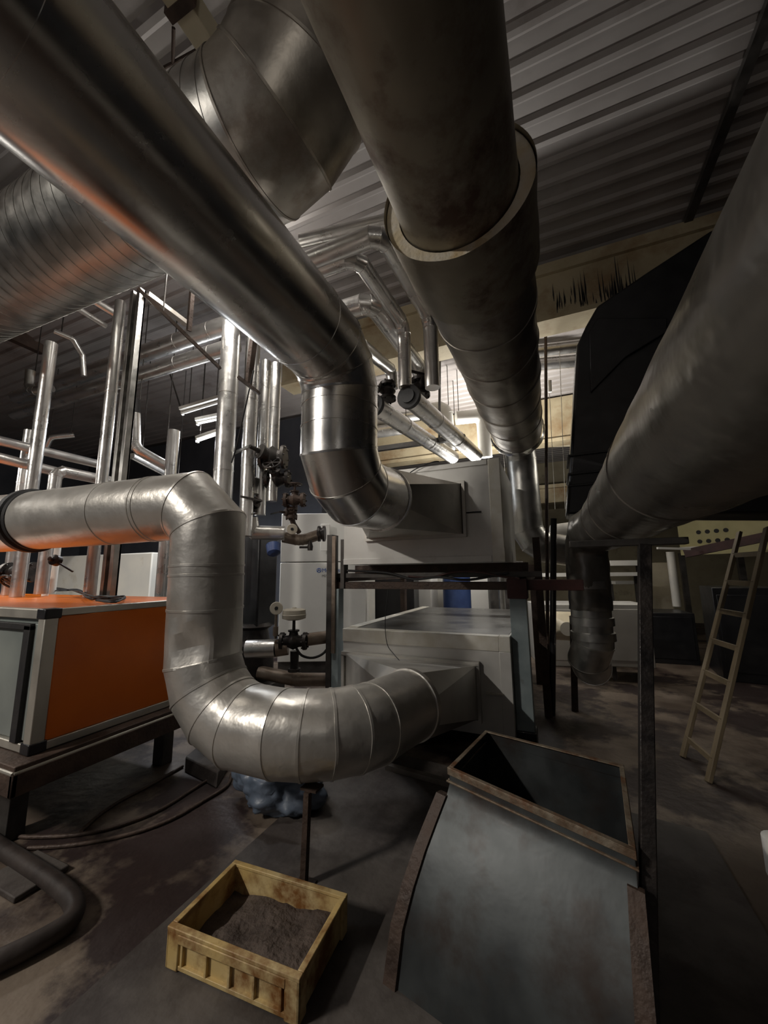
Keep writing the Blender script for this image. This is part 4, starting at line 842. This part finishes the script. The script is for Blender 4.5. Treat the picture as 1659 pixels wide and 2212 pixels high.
for i in range(n):
    for j in range(n):
        a = -LX + .024 + (2 * LX - .048) * i / (n - 1); c = -LY + .03 + (2 * LY - .054) * j / (n - 1)
        p = cp(a, c, 0); mv.append(p + V((0, 0, .05 + .022 * noise.noise(p * 7) + .012 * noise.noise(p * 19) + .02 * (a / LX))))
for i in range(n - 1):
    for j in range(n - 1): mf.append((i * n + j, (i + 1) * n + j, (i + 1) * n + j + 1, i * n + j + 1))
b = MB(); b.add(mv, mf); o = b.build('mud', 'mud', sharp=60); tag(o, 'dried brown mud lying in the bottom of the plastic crate', 'mud', kind='stuff')

# prop under the dented duct
p = V((-1.295, 1.90, .012)); PD = thing('duct_stand', 'thin rusty stand under the dented duct behind the crate', 'stand', p)
b = MB(); b.bar(p, (p.x + .0, p.y + .02, .44), .032, .032); b.build('post', 'rust', PD)
b = MB(); b.box(p.x - .05, p.x + .05, p.y - .05, p.y + .05, .012, .02); b.build('foot_plate', 'rust', PD)
b = MB(); b.box(p.x - .05, p.x + .05, p.y + .02, p.y + .10, .44, .452); b.build('saddle', 'rust', PD)

# blue sheet bundled beneath the duct
c = onZ(572, 1772, .0); bm = bmesh.new(); bmesh.ops.create_icosphere(bm, subdivisions=5, radius=1.0)
for v in bm.verts:
    d = v.co.copy(); nz = noise.noise(d * 1.6 + V((3, 1, 2))) * .35 + abs(noise.noise(d * 3.5)) * .25
    k = 1 + nz; v.co = V((c.x - .05 + d.x * .30 * k, c.y + .22 + d.y * .24 * k, max(.004, .13 + d.z * .2 * k)))
me = bpy.data.meshes.new('blue_sheet'); 
off = V((c.x - .05, c.y + .22, 0))
for v in bm.verts: v.co -= off
bm.to_mesh(me); bm.free()
for f_ in me.polygons: f_.use_smooth = True
me.materials.append(M['sheetblue']); o = bpy.data.objects.new('blue_sheet', me); C.objects.link(o); o.location = off
tag(o, 'crumpled dusty blue plastic sheet on the floor under the dented duct', 'plastic sheet')

# low concrete plinth, hoses and cables on the floor
p = onZ(440, 1650, .08); b = MB(); b.hexa([onZ(398, 1668, 0), onZ(468, 1705, 0), onZ(500, 1650, 0), onZ(440, 1625, 0), onZ(400, 1635, .09), onZ(470, 1668, .09), onZ(505, 1620, .09), onZ(440, 1600, .09)])
tag(b.build('concrete_plinth', 'slab', bevel=.01), 'low concrete plinth on the floor beside the dented duct elbow', 'plinth')
for pts_, lb in (([(-40, 1795), (60, 1808), (200, 1798), (330, 1757), (420, 1703), (470, 1672), (510, 1645)], 'uppermost long brown cable across the floor, reaching the left edge'),
                 ([(60, 1832), (160, 1825), (280, 1802), (370, 1770), (440, 1730), (490, 1698), (500, 1672)], 'lower long brown cable across the floor, curling under the dented duct'),
                 ([(175, 1796), (215, 1760), (260, 1730), (330, 1693), (395, 1655)], 'short brown cable slanting across the floor toward the base of the orange unit')):
    o = wire('floor_cable', [onZ(x, y, .012) for x, y in pts_], .012, 'rust'); tag(o, lb, 'cable')
o = wire('floor_hose', [onZ(x, y, .045) for x, y in ((-60, 1790), (0, 1830), (60, 1868), (120, 1908), (160, 1950), (150, 1990), (90, 2030), (0, 2075), (-80, 2110))], .042, 'hose', n=16)
tag(o, 'thick black hose looping on the floor at the lower left', 'hose')
o = wire('floor_hose', [onZ(x, y, .03) for x, y in ((-60, 2110), (0, 2085), (60, 2060), (110, 2020))], .02, 'rust', n=12)
tag(o, 'thinner brown hose along the thick black hose at lower left', 'hose')
b = MB(); p = onZ(70, 1900, .03); b.box(p.x - .25, p.x + .06, p.y - .10, p.y + .14, 0.001, .03); tag(b.build('floor_plate', 'slab', bevel=.006), 'flat pale plate on the floor inside the loop of black hose', 'plate')
b = MB(); q0, q1 = onZ(835, 1655, .03), onZ(1000, 1700, .03); b.bar(q0, q1, .05, .04); tag(b.build('floor_angle', 'galv_dark'), 'pale steel bar on the floor under the hood of the dented duct', 'bar')
p = onZ(1640, 1860, .05); b = MB(); q = onZ(1694, 1852, .12); b.lathe((q.x, q.y, 0), (0, 0, 1), [(0, .07), (.02, .08), (.2, .08), (.21, .05)], 20); tag(b.build('white_can', 'white'), 'white can at the right edge of the picture on the floor', 'can')

# ================================================================== HANGERS
def hang(o, pts):
    for p in pts:
        b = MB(); b.cyl(p, (p[0], p[1], ROOF - .001), .007, 8); b.build('hanger', 'darksteel', o)
LOOK = {o['label']: o for o in C.objects if 'label' in o.keys() and o.parent is None}
bpy.context.view_layer.update()
def ends(o):
    ms = [o] + list(o.children_recursive)
    vs = [m_.matrix_world @ v.co for m_ in ms if m_.type == 'MESH' for v in m_.data.vertices]
    lo = min(vs, key=lambda v: v.x); hi = max(vs, key=lambda v: v.x); return lo, hi
for lb in ('lit fluorescent lamp glowing between the vertical pipes at left', 'unlit long lamp tray above the lit fluorescent lamp', 'second unlit lamp tray nearer the lit fluorescent lamp',
           'lit lamp low behind the raised plenum box', 'lit lamp tube hanging over the aisle left of the viewer', 'lit lamp tube under the roof, hidden above the shiny duct', 'lit lamp tube hanging low behind the viewer at right', 'added fill lamp hidden behind the black angular duct', 'added fill lamp hanging left of the picture over the orange unit',
           'thin level pipe behind the bright bent pipe, right of the strut post', 'small hooked pipe against the added dark partition at left', 'bright lagged pipe coming down and bending right beside the strut post',
           'upper bright pipe lying level behind the shiny duct above the box', 'lower bright pipe lying level behind the shiny duct above the box', 'lit cream pipe crossing far behind the thin poles',
           'further of two light-whitened aluminium elbow pipes beyond the lagged pipes', 'nearer of two light-whitened aluminium elbow pipes, beside the overhead duct end'):
    o = LOOK[lb]; lo, hi = ends(o); hang(o, [lo.lerp(hi, .12), lo.lerp(hi, .88)])
for lb in ('dim elbow at the left end of the roof pipe pair', 'thin pipe bending down just left of the strut post top', 'thin pipe bending down under the spiral duct, right of the furthest left pipe', 'dark slanting brace crossing the roof pipes at left', 'dark rusty upright strip between the vertical pipes', 'dark short bracket across the vertical pipes by the shiny elbow'):
    o = LOOK[lb]; lo, hi = ends(o); hang(o, [lo.lerp(hi, .3)])
